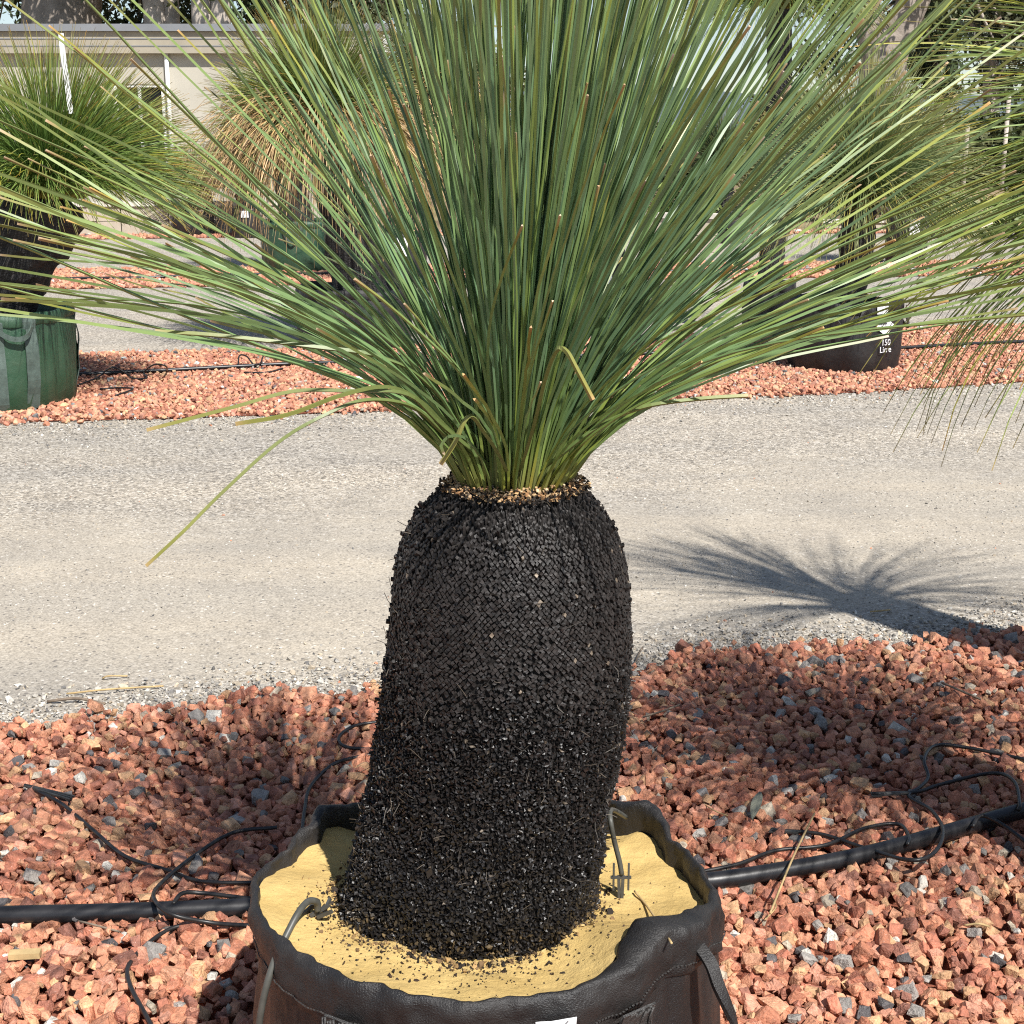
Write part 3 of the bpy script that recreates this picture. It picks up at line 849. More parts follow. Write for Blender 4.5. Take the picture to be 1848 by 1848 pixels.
def wrinkle(z):
    z = np.broadcast_to(np.asarray(z, float), (NA,))
    q = np.c_[unit[:, 0]*0.375, unit[:, 1]*0.375, z*0.7]
    near = 0.45 + 0.55*np.clip((z-0.25)/0.2, 0, 1)
    ridge = 1 - 2*np.abs(fnoise(np.c_[q[:, :2], z*0.35], 13, 6.0)) - 0.55
    ridge2 = 1 - 2*np.abs(fnoise(np.c_[q[:, :2], z*1.6], 22, 11.0)) - 0.55
    return near*(fnoise(q, 9, 1.3)*0.010 + fnoise(q, 24, 4.0)*0.0045 + ridge*0.0085 + ridge2*0.0060 + fnoise(q, 70, 9.0)*0.0022)
def rings(tab, name, mat):
    V = []
    for (dr, zf) in tab:
        zr = zf(rimz) if callable(zf) else np.full(NA, zf)
        d_ = dr(fold) if callable(dr) else dr
        R = rimr + d_ + wrinkle(zr)
        jz = fnoise(unit*0.375, 40, 3.0)*0.0022 if callable(zf) else 0
        V.append(np.stack([POT_C[0] + R*np.cos(ang), POT_C[1] + R*np.sin(ang), zr + jz], -1))
    n = len(V); V = np.concatenate(V)
    i, j = np.meshgrid(np.arange(n-1), np.arange(NA), indexing='ij')
    q = np.stack([i*NA+j, i*NA+(j+1) % NA, (i+1)*NA+(j+1) % NA, (i+1)*NA+j], -1).reshape(-1, 4)
    return obj(name, V, q, mat, bag, smooth=True)
rings([(-0.02, 0.004), (0.0, 0.02), (0.012, 0.10), (0.014, 0.16), (0.014, 0.20), (0.012, 0.24), (0.010, 0.28), (0.006, 0.32), (0.002, lambda z: z-0.085), (-0.001, lambda z: z-0.05), (-0.006, lambda z: z-0.02)], "wall", MAT['bag'])
rings([(0.0050, lambda z: z-0.079), (0.0080, lambda z: z-0.076), (0.0072, lambda z: z-0.066), (0.0085, lambda z: z-0.052), (0.0088, lambda z: z-0.038), (0.0080, lambda z: z-0.024), (0.0062, lambda z: z-0.012), (0.0030, lambda z: z-0.004), (-0.001, lambda z: z),
       (lambda f: -f*0.45, lambda z: z+0.0012), (lambda f: -f*0.85, lambda z: z-0.0010), (lambda f: -f, lambda z: z-0.006), (lambda f: -f-0.001, lambda z: z-0.016), (lambda f: -f*0.8-0.004, lambda z: z-0.035), (-0.016, lambda z: z-0.06), (-0.022, lambda z: z-0.09), (-0.026, 0.30)], "collar", MAT['bag'])
# stitched seam: short stitches along the collar
mb = MB()
for k in range(0, 420):
    a_ = 2*math.pi*k/420
    zr = np.interp(a_, ang, rimz, period=2*math.pi); Rr = np.interp(a_, ang, rimr + wrinkle(rimz-0.055), period=2*math.pi)
    c_, s_ = math.cos(a_), math.sin(a_)
    Rm = np.array([[-s_, c_, 0], [c_, s_, 0], [0, 0, 1]]).T
    mb.box((POT_C[0] + (Rr+0.0095)*c_, POT_C[1] + (Rr+0.0095)*s_, zr-0.062), (0.0036, 0.002, 0.0013), Rm)
mb.build("stitching", MAT['strap'], bag)

def on_bag(a_deg, z, off=0.0):
    a_ = RAD(a_deg) % (2*math.pi)
    Rr = np.interp(a_, ang, rimr + wrinkle(np.full(NA, z)), period=2*math.pi)
    rz_ = np.interp(a_, ang, rimz, period=2*math.pi)
    base = 0.0085 if z > rz_ - 0.076 else np.interp(z, [0, .02, .1, .2, .28, .33, .4], [-.02, 0, .012, .014, .010, .006, 0.0])
    return np.array([POT_C[0] + (Rr+base+off)*math.cos(a_), POT_C[1] + (Rr+base+off)*math.sin(a_), z])
def strap_patch(a_deg, z0, z1, w, name, mat=MAT['strap'], off=0.004):
    pts = [on_bag(a_deg, z, off + 0.008) for z in np.linspace(z0, z1, 14)]
    a_ = RAD(a_deg)
    return ribbon(name, pts, w, 0.004, (-math.sin(a_), math.cos(a_), 0), mat, bag)
strap_patch(239.5, 0.02, 0.392, 0.058, "strap")
strap_patch(305.5, 0.02, 0.398, 0.060, "strap")
# ribs of the webbing's cut end
for a0 in (239.5, 305.5):
    mb = MB()
    zt = 0.392 if a0 < 260 else 0.398
    for k in range(13):
        aa_ = a0 - 4.2 + 8.4*k/12
        pts = [on_bag(aa_, z, 0.0158) for z in np.linspace(zt-0.10, zt-0.002 + 0.003*math.sin(k*2.1), 6)]
        V, q, T = tube_data(pts, 0.0019, 5); mb.add(V, q, T)
    mb.build("webbing_ribs", MAT['strap'], bag, smooth=True)
# hanging handle of twisted webbing on the right flank
hp = [P(1255, 1700, 1.93), P(1282, 1738, 1.90), P(1295, 1775, 1.885), P(1312, 1815, 1.875), P(1330, 1860, 1.87), P(1342, 1930, 1.875), P(1335, 2000, 1.89), P(1300, 2060, 1.90), P(1275, 2030, 1.90)]
hp = catmull(hp, 8)
tw_ = np.linspace(0, 2.6, len(hp))
side = np.stack([np.cos(tw_ + .4), np.sin(tw_ + .4) * .6, np.sin(tw_)*.5], -1)
ribbon("handle", hp, 0.019, 0.007, side, MAT['bag'], bag)
# white label, cut by the frame
la0, la1 = 281.5, 289.5
V, n1 = [], 9
z_top0, z_top1 = 0.4200, 0.4275
for i in range(n1):
    f = i/(n1-1); a_ = la0 + (la1-la0)*f
    zt = z_top0 + (z_top1 - z_top0)*f
    V += [on_bag(a_, zt-0.065, 0.013), on_bag(a_, zt, 0.013), on_bag(a_, zt, 0.0145), on_bag(a_, zt-0.065, 0.0145)]
q = []
for i in range(n1-1):
    for j in range(4):
        q.append([i*4+j, (i+1)*4+j, (i+1)*4+(j+1) % 4, i*4+(j+1) % 4])
q += [[0, 1, 2, 3], [(n1-1)*4+3, (n1-1)*4+2, (n1-1)*4+1, (n1-1)*4]]
lab = obj("label", V, q, MAT['paper'], bag)
lab["label"] = "white card label on the front of the bag"
pts = [on_bag(286.6, 0.4153, 0.0162), on_bag(287.2, 0.4193, 0.0162), on_bag(287.7, 0.4233, 0.0162)]
ribbon("ink_mark", pts, 0.0012, 0.0006, (0.7, 0, -0.7), MAT['ink'], lab)
pts = [on_bag(285.8, 0.4148, 0.0162), on_bag(286.4, 0.4113, 0.0162), on_bag(287.2, 0.4193, 0.0162)]
ribbon("ink_mark", pts, 0.0012, 0.0006, (0.7, 0, -0.7), MAT['ink'], lab)

# sand filling
nr, nt = 26, 140
rs = np.linspace(0, 1, nr); ts = np.linspace(0, 2*math.pi, nt, endpoint=False)
V = []
for i_, rf in enumerate(rs):
    R = (np.interp(ts, ang, rimr, period=2*math.pi) - np.interp(ts, ang, fold, period=2*math.pi) + 0.004) * rf
    x, y = POT_C[0] + R*np.cos(ts), POT_C[1] + R*np.sin(ts)
    zb = np.interp(ts, ang, rimz, period=2*math.pi)
    edge = zb - np.interp(np.degrees(ts), [0, 45, 90, 135, 155, 180, 200, 225, 270, 300, 315, 335, 345, 360], [.035, .060, .035, .050, .030, .016, .013, .012, .012, .013, .020, .030, .034, .035])
    zc = 0.392
    zs = zc + (edge - zc) * rf**2.2
    nn = fnoise(np.stack([x, y, np.zeros_like(x)], -1), 9, 2.0)*0.011 + fnoise(np.stack([x, y, np.zeros_like(x)], -1), 30, 5.0)*0.0045
    V.append(np.stack([x, y, zs + nn], -1))
V = np.concatenate(V)
i, j = np.meshgrid(np.arange(nr-1), np.arange(nt), indexing='ij')
q = np.stack([i*nt+j, (i+1)*nt+j, (i+1)*nt+(j+1) % nt, i*nt+(j+1) % nt], -1).reshape(-1, 4)
obj("sand", V, q, MAT['sand'], bag, smooth=True)
sandV = V
def sand_z(x, y):
    d = (sandV[:, 0]-x)**2 + (sandV[:, 1]-y)**2
    return sandV[np.argmin(d), 2]
# crumbs of bark and soil on the sand
r = np.random.default_rng(77)
def crumbs(n, fa, fr, s0, cols_, name):
    aa = fa(n); ra = fr(n)
    x = prof[0, 0] + ra*np.cos(aa); y = TY + ra*np.sin(aa)
    ok = np.hypot(x-POT_C[0], y-POT_C[1]) < 0.345
    x, y = x[ok], y[ok]
    zc_ = np.array([sand_z(a, b) for a, b in zip(x, y)])
    s = np.clip(r.lognormal(math.log(s0), 0.45, len(x)), 0.0008, s0*3.2)
    c = cols_[r.integers(0, len(cols_), len(x))] * r.uniform(.6, 1.3, (len(x), 1))
    return np.c_[x, y, zc_ + s*0.3], s, c
DK = np.array([[0.02,0.016,0.013],[0.035,0.026,0.02],[0.05,0.03,0.02],[0.03,0.02,0.016]])
MXC = np.array([[0.02,0.016,0.013],[0.035,0.026,0.02],[0.30,0.19,0.08],[0.42,0.30,0.13],[0.16,0.10,0.05]])
a1 = crumbs(1700, lambda n: r.uniform(0, 6.283, n), lambda n: 0.203 + np.abs(r.normal(0, 0.016, n)), 0.0030, MXC, "a")
a2 = crumbs(420, lambda n: r.normal(RAD(275), RAD(32), n), lambda n: 0.21 + np.abs(r.normal(0, 0.06, n)), 0.0022, DK, "b")
a3 = crumbs(220, lambda n: r.uniform(0, 6.283, n), lambda n: r.uniform(0.2, 0.42, n), 0.0016, DK, "c")
a4 = crumbs(200, lambda n: r.normal(RAD(200), RAD(14), n), lambda n: 0.21 + np.abs(r.normal(0, 0.03, n)), 0.0026, MXC, "d")
pos = np.vstack([k[0] for k in (a1, a2, a3, a4)]); sz = np.concatenate([k[1] for k in (a1, a2, a3, a4)]); cc = np.vstack([k[2] for k in (a1, a2, a3, a4)])
V, F, C = scatter(pos, sz, var_peb, cc, r, 1.0)
o = obj("bark_crumbs", V, F, MAT['crumb'], bag, C); o["kind"] = "stuff"

# ------------------------------------------------------------------ drippers in the bag
def sandpt(px, py, dz=0.0):
    p_ = G(px, py, 0.40)
    for _ in range(3): p_ = G(px, py, sand_z(p_[0], p_[1]) + dz)
    return p_
foot = sandpt(1122, 1620, 0.0)
dr = empty("dripper_stake", foot, "grey plastic dripper stake with upright feed tube in the sand", "dripper stake")
def sp(px, py): return P(px, py, foot[1])
mb = MB()
for dx in (-0.012, -0.0035, 0.0035, 0.0125):
    long_ = abs(dx) < 0.006
    z0, z1 = (foot[2]-0.01, foot[2]+0.040) if long_ else (foot[2]+0.014, foot[2]+0.062)
    xc = foot[0] - 0.002 + dx
    pts = [(xc*1.0 + (0.0 if not long_ else -dx*0.45), foot[1], z0), (xc, foot[1], z1)]
    V, q = ribbon_data(np.array(pts), 0.0052 if long_ else 0.0032, 0.004, (1, 0, 0)); mb.add(V, q)
mb.box((foot[0]-0.002, foot[1], foot[2]+0.037), (0.034, 0.005, 0.0035))
mb.build("spike", MAT['stake'], dr)
tube("feed_tube", catmull([sp(1122, 1578), sp(1118, 1555), sp(1108, 1515), sp(1102, 1482), P(1101, 1466, foot[1]+0.03), P(1108, 1462, foot[1]+0.12), P(1130, 1475, foot[1]+0.2)], 6), 0.0042, MAT['drip_grey'], dr)
# straw lying on the sand
st = [sandpt(1145, 1608, 0.006), sandpt(1165, 1632, 0.004), sandpt(1190, 1668, 0.008), sandpt(1212, 1702, 0.02)]
props(tube("straw", catmull(st, 5), 0.0018, MAT['straw'], None, 5), "pale dry straw lying on the sand beside the grey dripper stake", "straw")
# left dripper with a tube that runs over the rim
f2 = sandpt(560, 1655, 0.0)
d2 = empty("dripper", f2, "worn grey dripper at the rim with its tube bent over the front of the bag", "dripper")
mb = MB()
for (dx, dy, L_, an) in ((0.0, 0.0, 0.045, 0.3), (0.012, -0.004, 0.040, -0.5), (-0.012, 0.004, 0.045, 0.8), (0.02, 0.01, 0.035, 1.2)):
    pts = np.array([(f2[0]+dx, f2[1]+dy, f2[2]+0.002), (f2[0]+dx+L_*math.cos(an)*.7, f2[1]+dy+L_*math.sin(an)*.5, f2[2]+0.018)])
    V, q = ribbon_data(pts, 0.006, 0.004, (0, 0, 1)); mb.add(V, q)
mb.build("spike", MAT['stake'], d2)
def rimpt(a_deg, off, dz):
    a_ = RAD(a_deg)
    R = np.interp(a_, ang, rimr, period=2*math.pi) + off; zr = np.interp(a_, ang, rimz, period=2*math.pi)
    return np.array([POT_C[0] + R*math.cos(a_), POT_C[1] + R*math.sin(a_), zr + dz])
lt = [f2 + [0.012, 0.0, 0.012], P(572, 1628, f2[1]-0.004), P(556, 1627, f2[1]-0.02), P(538, 1648, f2[1]-0.055), P(516, 1690, f2[1]-0.085), P(497, 1730, f2[1]-0.105), P(482, 1775, f2[1]-0.12), P(470, 1830, f2[1]-0.125), P(462, 1900, f2[1]-0.12), P(455, 2000, f2[1]-0.10)]
tube("feed_tube", catmull(lt, 8), 0.0056, MAT['drip_grey'], d2)

# ------------------------------------------------------------------ irrigation pipe and drip tubes on the near bed
def gp(px, py, z=0.045): return G(px, py, z)
pp = [gp(-700, 1672), gp(-300, 1662), gp(0, 1652), gp(200, 1647), gp(450, 1637), gp(700, 1622), gp(1000, 1608), gp(1250, 1593), gp(1400, 1573), gp(1550, 1545), gp(1700, 1505), gp(1848, 1462), gp(2100, 1395), gp(2500, 1310)]
props(tube("irrigation_pipe", catmull(pp, 6), 0.0195, MAT['pipe'], None, 16), "thick black irrigation pipe lying across the nearest red gravel bed", "pipe")
def drip(pxs, label, r_=0.0048, z=0.042, zs=None):
    pts = [gp(a, b, z if zs is None else zs[i]) for i, (a, b) in enumerate(pxs)]
    return props(tube("drip_tube", catmull(pts, 7), r_, MAT['drip'], None, 7), label, "drip tube", "thin drip tubes on the near gravel bed")
drip([(45, 1417), (110, 1450), (170, 1500), (225, 1545), (300, 1570), (360, 1590), (455, 1593), (520, 1590)], "drip tube running from its stake far left across the gravel to the bag")
drip([(500, 1493), (420, 1503), (350, 1545), (290, 1595), (278, 1622), (310, 1650), (380, 1665), (445, 1670), (500, 1672)], "drip tube looping over the thick pipe left of the bag", zs=[.045, .045, .045, .06, .078, .078, .05, .05, .05])
drip([(520, 1625), (455, 1622), (370, 1612), (330, 1612), (312, 1632)], "short drip tube plugged into the thick pipe left of the bag", zs=[.06, .06, .062, .07, .062])
drip([(290, 1880), (270, 1845), (232, 1770), (240, 1730), (300, 1680), (370, 1661)], "drip tube curving down to the bottom edge left of the bag")
drip([(720, 1300), (690, 1302), (640, 1310), (612, 1330), (625, 1348), (690, 1352), (720, 1352)], "drip tube loop just showing left of the trunk, upper one")
drip([(545, 1500), (550, 1460), (560, 1420), (600, 1380), (650, 1365), (690, 1360), (730, 1360)], "drip tube arching behind the back rim left of the trunk")
drip([(1200, 1582), (1235, 1578), (1330, 1560), (1400, 1535), (1490, 1525), (1560, 1495), (1620, 1487), (1640, 1510), (1638, 1524)], "drip tube from behind the bag rejoining the thick pipe on the right", zs=[.045]*7 + [.06, .062])
drip([(1395, 1498), (1480, 1505), (1560, 1530), (1640, 1552), (1685, 1540), (1702, 1500), (1680, 1462), (1640, 1437), (1660, 1421), (1675, 1402), (1668, 1370), (1690, 1345), (1750, 1350), (1848, 1370), (1900, 1380)], "long drip tube looping under the thick pipe on the right", zs=[.045, .045, .05, .078, .08, .075, .05, .045, .045, .045, .06, .05, .045, .045, .045])
drip([(1575, 1432), (1650, 1430), (1700, 1415), (1790, 1395), (1830, 1410), (1840, 1450), (1838, 1462)], "drip tube arching up to the thick pipe near the right edge", zs=[.045, .045, .045, .055, .07, .07, .064])
drip([(1755, 1492), (1772, 1472), (1812, 1490), (1865, 1530), (1930, 1580)], "drip tube dropping off the thick pipe toward the lower right", zs=[.065, .075, .06, .045, .045])
def ground_stake(px0, py0, px1, py1, label):
    a_, b_ = gp(px0, py0, .05), gp(px1, py1, .04)
    e_ = empty("dripper_stake", a_, label, "dripper stake", "dripper stakes lying on the gravel")
    mb = MB()
    dv = b_ - a_; dn = np.array([-dv[1], dv[0], 0]); dn /= np.linalg.norm(dn)
    for k in (-1, 0, 1):
        V, q = ribbon_data(np.array([a_ + dn*0.002*k, b_ + dn*0.009*k]), 0.005, 0.004, dn); mb.add(V, q)
    mb.build("spike", MAT['stake'], e_)
    mb = MB(); mb.box(a_ + dv*0.3, (0.022, 0.006, 0.006)); mb.build("crossbar", MAT['stake'], e_)
ground_stake(45, 1417, 130, 1440, "dark dripper stake lying on the gravel at far left")
ground_stake(1640, 1430, 1572, 1434, "dark dripper stake lying on gravel above the thick pipe at right")
ground_stake(1440, 1502, 1390, 1498, "dark dripper stake lying on gravel between bag and right pipe loops")

# litter on gravel and road
def litter(px0, py0, px1, py1, r_, mat, name, label, z=0.05, bend=0.02):
    a_, b_ = gp(px0, py0, z), gp(px1, py1, z)
    m_ = (a_ + b_)/2 + np.array([random.uniform(-bend, bend), random.uniform(-bend, bend), 0.008])
    props(tube(name, catmull([a_, m_, b_], 5), r_, MAT[mat], None, 5), label, "straw" if mat == 'straw' else "twig")
litter(1470, 1468, 1390, 1648, 0.0026, 'straw', "straw", "long pale straw lying across the thick pipe right of the bag", 0.068)
litter(1160, 1294, 1226, 1272, 0.0030, 'twig', "twig", "pale twig on the red gravel right of the trunk")
litter(1740, 1670, 1785, 1672, 0.0024, 'straw', "straw", "short pale straw on the gravel at lower right")
litter(1700, 1232, 1770, 1262, 0.0035, 'twig', "twig", "brown twig on the red gravel near the right edge below the road")
litter(140, 1662, 218, 1682, 0.0026, 'twig', "twig", "thin twig beside the thick pipe on the left", 0.04)
litter(120, 1252, 295, 1238, 0.0030, 'straw', "straw", "long straw lying on the road left above the gravel", 0.008)
litter(85, 1266, 190, 1270, 0.0045, 'twig', "twig", "grey twig among pebbles at the road edge on the left", 0.008)
litter(185, 1224, 230, 1220, 0.0026, 'straw', "straw", "small straw on the road left of the trunk", 0.006)
litter(1140, 1212, 1160, 1168, 0.0032, 'twig', "twig", "pale stick standing out at the road edge beside the trunk", 0.012)
litter(1165, 1222, 1190, 1206, 0.0030, 'twig', "twig", "short stick on pebbles right of the trunk", 0.012)
litter(1570, 1104, 1606, 1100, 0.0030, 'straw', "straw", "short pale straw inside the crown shadow on the road", 0.006)
litter(1380, 1660, 1392, 1620, 0.0016, 'straw', "straw", "fine grass stalk on gravel below the right pipe", 0.05)
litter(1270, 1450, 1330, 1478, 0.0016, 'straw', "straw", "fine yellow stalk on gravel behind the bag's right rim", 0.045)
# grey gum leaf
a_ = gp(1358, 1478, 0.055); b_ = gp(1372, 1428, 0.06)
n = 9; f = np.linspace(0, 1, n)[:, None]
mid_ = a_*(1-f) + b_*f + np.c_[np.zeros(n), np.zeros(n), 0.006*np.sin(f[:, 0]*3.14)]
wv = 0.013*np.sin(np.clip(f[:, 0]*0.96+0.02, 0, 1)*3.14)**0.8
V = np.stack([mid_ - np.c_[wv, 0*wv, 0*wv], mid_ + np.c_[0*wv, 0*wv, -0.003+0*wv], mid_ + np.c_[wv, 0*wv, 0*wv], mid_ + np.c_[0*wv, 0*wv, -0.0045+0*wv]], 1).reshape(-1, 3)
q = [[i*4+j, i*4+(j+1) % 4, (i+1)*4+(j+1) % 4, (i+1)*4+j] for i in range(n-1) for j in range(4)]
props(obj("gum_leaf", V, q, MAT['gumleaf'], None), "dry grey-green gum leaf lying on red gravel right of the trunk", "leaf")
a_ = gp(45, 1722, 0.05)
mb = MB(); mb.box(a_, (0.060, 0.020, 0.012), Matrix.Rotation(0.1, 3, 'Z'))
props(mb.build("wood_chip", MAT['straw']), "flat pale wood chip lying on the gravel at lower left", "wood chip")

# ------------------------------------------------------------------ generic bags and grass trees
def planter(px, pxw, base_py_front, H, mat, label, group, straps=(), handles=(), lug=0.02, d=None, R=None, px_label=None):
    """bag whose front foot shows at base_py_front under px; pxw = half width in photo pixels"""
    fr = G(px, base_py_front)
    if R is None:
        R = pxw * (fr[1]) / FPX
        R = pxw * (fr[1] + R) / FPX
    c = np.array([fr[0] * (fr[1] + R) / fr[1], fr[1] + R])
    e_ = empty("planter_bag", (c[0], c[1], 0), label, "planter bag", group)
    n = 72; a = np.linspace(0, 2*math.pi, n, endpoint=False)
    sd = abs(px) * 0.01
    def ring(dr, z, wob=1.0):
        w = (0.012*np.sin(5*a+sd) + 0.007*np.sin(11*a+2*sd+z*9) + 0.004*np.sin(23*a+z*31)) * R/0.4
        zz_ = z + (0.012*np.sin(3*a+sd) + 0.006*np.sin(8*a)) * (z > H*0.8)
        rr_ = R + dr + w
        return np.stack([c[0] + rr_*np.cos(a), c[1] + rr_*np.sin(a), zz_], -1)
    def skin(rs_, name, m):
        V = np.concatenate(rs_); k = len(rs_)
        i, j = np.meshgrid(np.arange(k-1), np.arange(n), indexing='ij')
        q = np.stack([i*n+j, i*n+(j+1) % n, (i+1)*n+(j+1) % n, (i+1)*n+j], -1).reshape(-1, 4)
        return obj(name, V, q, m, e_, smooth=True)
    skin([ring(-0.05*R, 0.004), ring(-0.005, 0.03), ring(0.015, H*0.3), ring(0.018, H*0.55), ring(0.010, H*0.8), ring(-0.006, H-0.02)], "wall", mat)
    skin([ring(0.010, H-0.072), ring(0.014, H-0.066), ring(0.011, H-0.03), ring(0.004, H-0.004), ring(-0.012, H), ring(-0.03, H-0.02), ring(-0.032, H-0.12)], "collar", mat)
    sv = np.vstack([ring(-0.028, H-0.09), [[c[0], c[1], H-0.06]]])
    k = np.arange(n)
    obj("soil", sv, np.stack([k, (k+1) % n, np.full(n, n)], -1), MAT['soil'], e_, smooth=True)
    def surf(ad, z, off):
        rr_ = np.interp(RAD(ad) % (2*math.pi), a, np.hypot(ring(0, z)[:, 0]-c[0], ring(0, z)[:, 1]-c[1]), period=2*math.pi)
        rr_ += np.interp(z, [0, .03, H*.3, H*.55, H*.8, H-.073, H-.066, H-.03, H], [-.05*R, -.005, .015, .018, .010, 0.004, .014, .011, 0]) + off
        return np.array([c[0] + rr_*math.cos(RAD(ad)), c[1] + rr_*math.sin(RAD(ad)), z])
    smat = MAT['strap_green'] if mat is MAT['bag_green'] else MAT['strap']
    for ad, w in straps:
        ribbon("strap", [surf(ad, z, 0.006) for z in np.linspace(0.02, H-0.01, 14)], w, 0.005, (-math.sin(RAD(ad)), math.cos(RAD(ad)), 0), smat, e_)
    for a0, a1, dip in handles:
        pts = []
        for t in np.linspace(0, 1, 17):
            z = H - 0.045 - dip * math.sin(math.pi*t) ** 0.7
            pts.append(surf(a0 + (a1-a0)*t, z, 0.012 + 0.035*math.sin(math.pi*t)))
        ribbon("handle", pts, 0.03, 0.006, (0, 0, 1), smat, e_)
    return e_, c, R, surf

def patch(name, surf, a0, a1, z0, z1, off, mat, parent, diamond=False):
    """thin printed patch that follows the bag's wall"""
    n = 7; V = []
    for i in range(n):
        f = i/(n-1); a = a0 + (a1-a0)*f
        if diamond:
            hh = (z1-z0)/2*(1-abs(2*f-1)) + 0.002; zc = (z0+z1)/2; lo, hi = zc-hh, zc+hh
        else: lo, hi = z0, z1
        V += [surf(a, lo, off), surf(a, hi, off), surf(a, hi, off+0.002), surf(a, lo, off+0.002)]
    q = [[i*4+j, (i+1)*4+j, (i+1)*4+(j+1) % 4, i*4+(j+1) % 4] for i in range(n-1) for j in range(4)]
    q += [[0, 1, 2, 3], [(n-1)*4+3, (n-1)*4+2, (n-1)*4+1, (n-1)*4]]
    return obj(name, V, q, mat, parent)

def text_on(txt, pos, a_deg, size, mat, parent, name="lettering"):
    cu = bpy.data.curves.new(name, 'FONT'); cu.body = txt; cu.size = size; cu.align_x = 'CENTER'; cu.extrude = 0.001
    tmp = bpy.data.objects.new(name, cu); cu.materials.append(mat)
    me = bpy.data.meshes.new_from_object(tmp)
    bpy.data.objects.remove(tmp)
    o = bpy.data.objects.new(name, me); COL.objects.link(o)
    if not me.materials: me.materials.append(mat)
    set_parent(o, parent)
    o.location = Vector(o.location) + Vector(pos)
    o.rotation_euler = (math.pi/2, 0, RAD(a_deg) + math.pi/2)
    return o

GREENS = {
    'deep': [(0, (0.16, 0.13, 0.03)), (0.12, (0.075, 0.12, 0.03)), (0.5, (0.10, 0.155, 0.04)), (0.95, (0.17, 0.19, 0.045)), (1, (0.20, 0.14, 0.05))],
    'lush': [(0, (0.24, 0.20, 0.04)), (0.12, (0.10, 0.17, 0.035)), (0.5, (0.125, 0.215, 0.05)), (0.95, (0.19, 0.24, 0.055)), (1, (0.24, 0.17, 0.06))],
    'soft': [(0, (0.10, 0.10, 0.04)), (0.15, (0.11, 0.16, 0.06)), (0.6, (0.16, 0.215, 0.085)), (1, (0.26, 0.27, 0.11))],
    'dark': [(0, (0.07, 0.07, 0.03)), (0.3, (0.055, 0.085, 0.035)), (0.8, (0.085, 0.115, 0.05)), (1, (0.16, 0.15, 0.06))],
}
DEAD = [(0, (0.34, 0.21, 0.08)), (0.3, (0.46, 0.30, 0.13)), (0.8, (0.56, 0.38, 0.18)), (1, (0.46, 0.31, 0.15))]

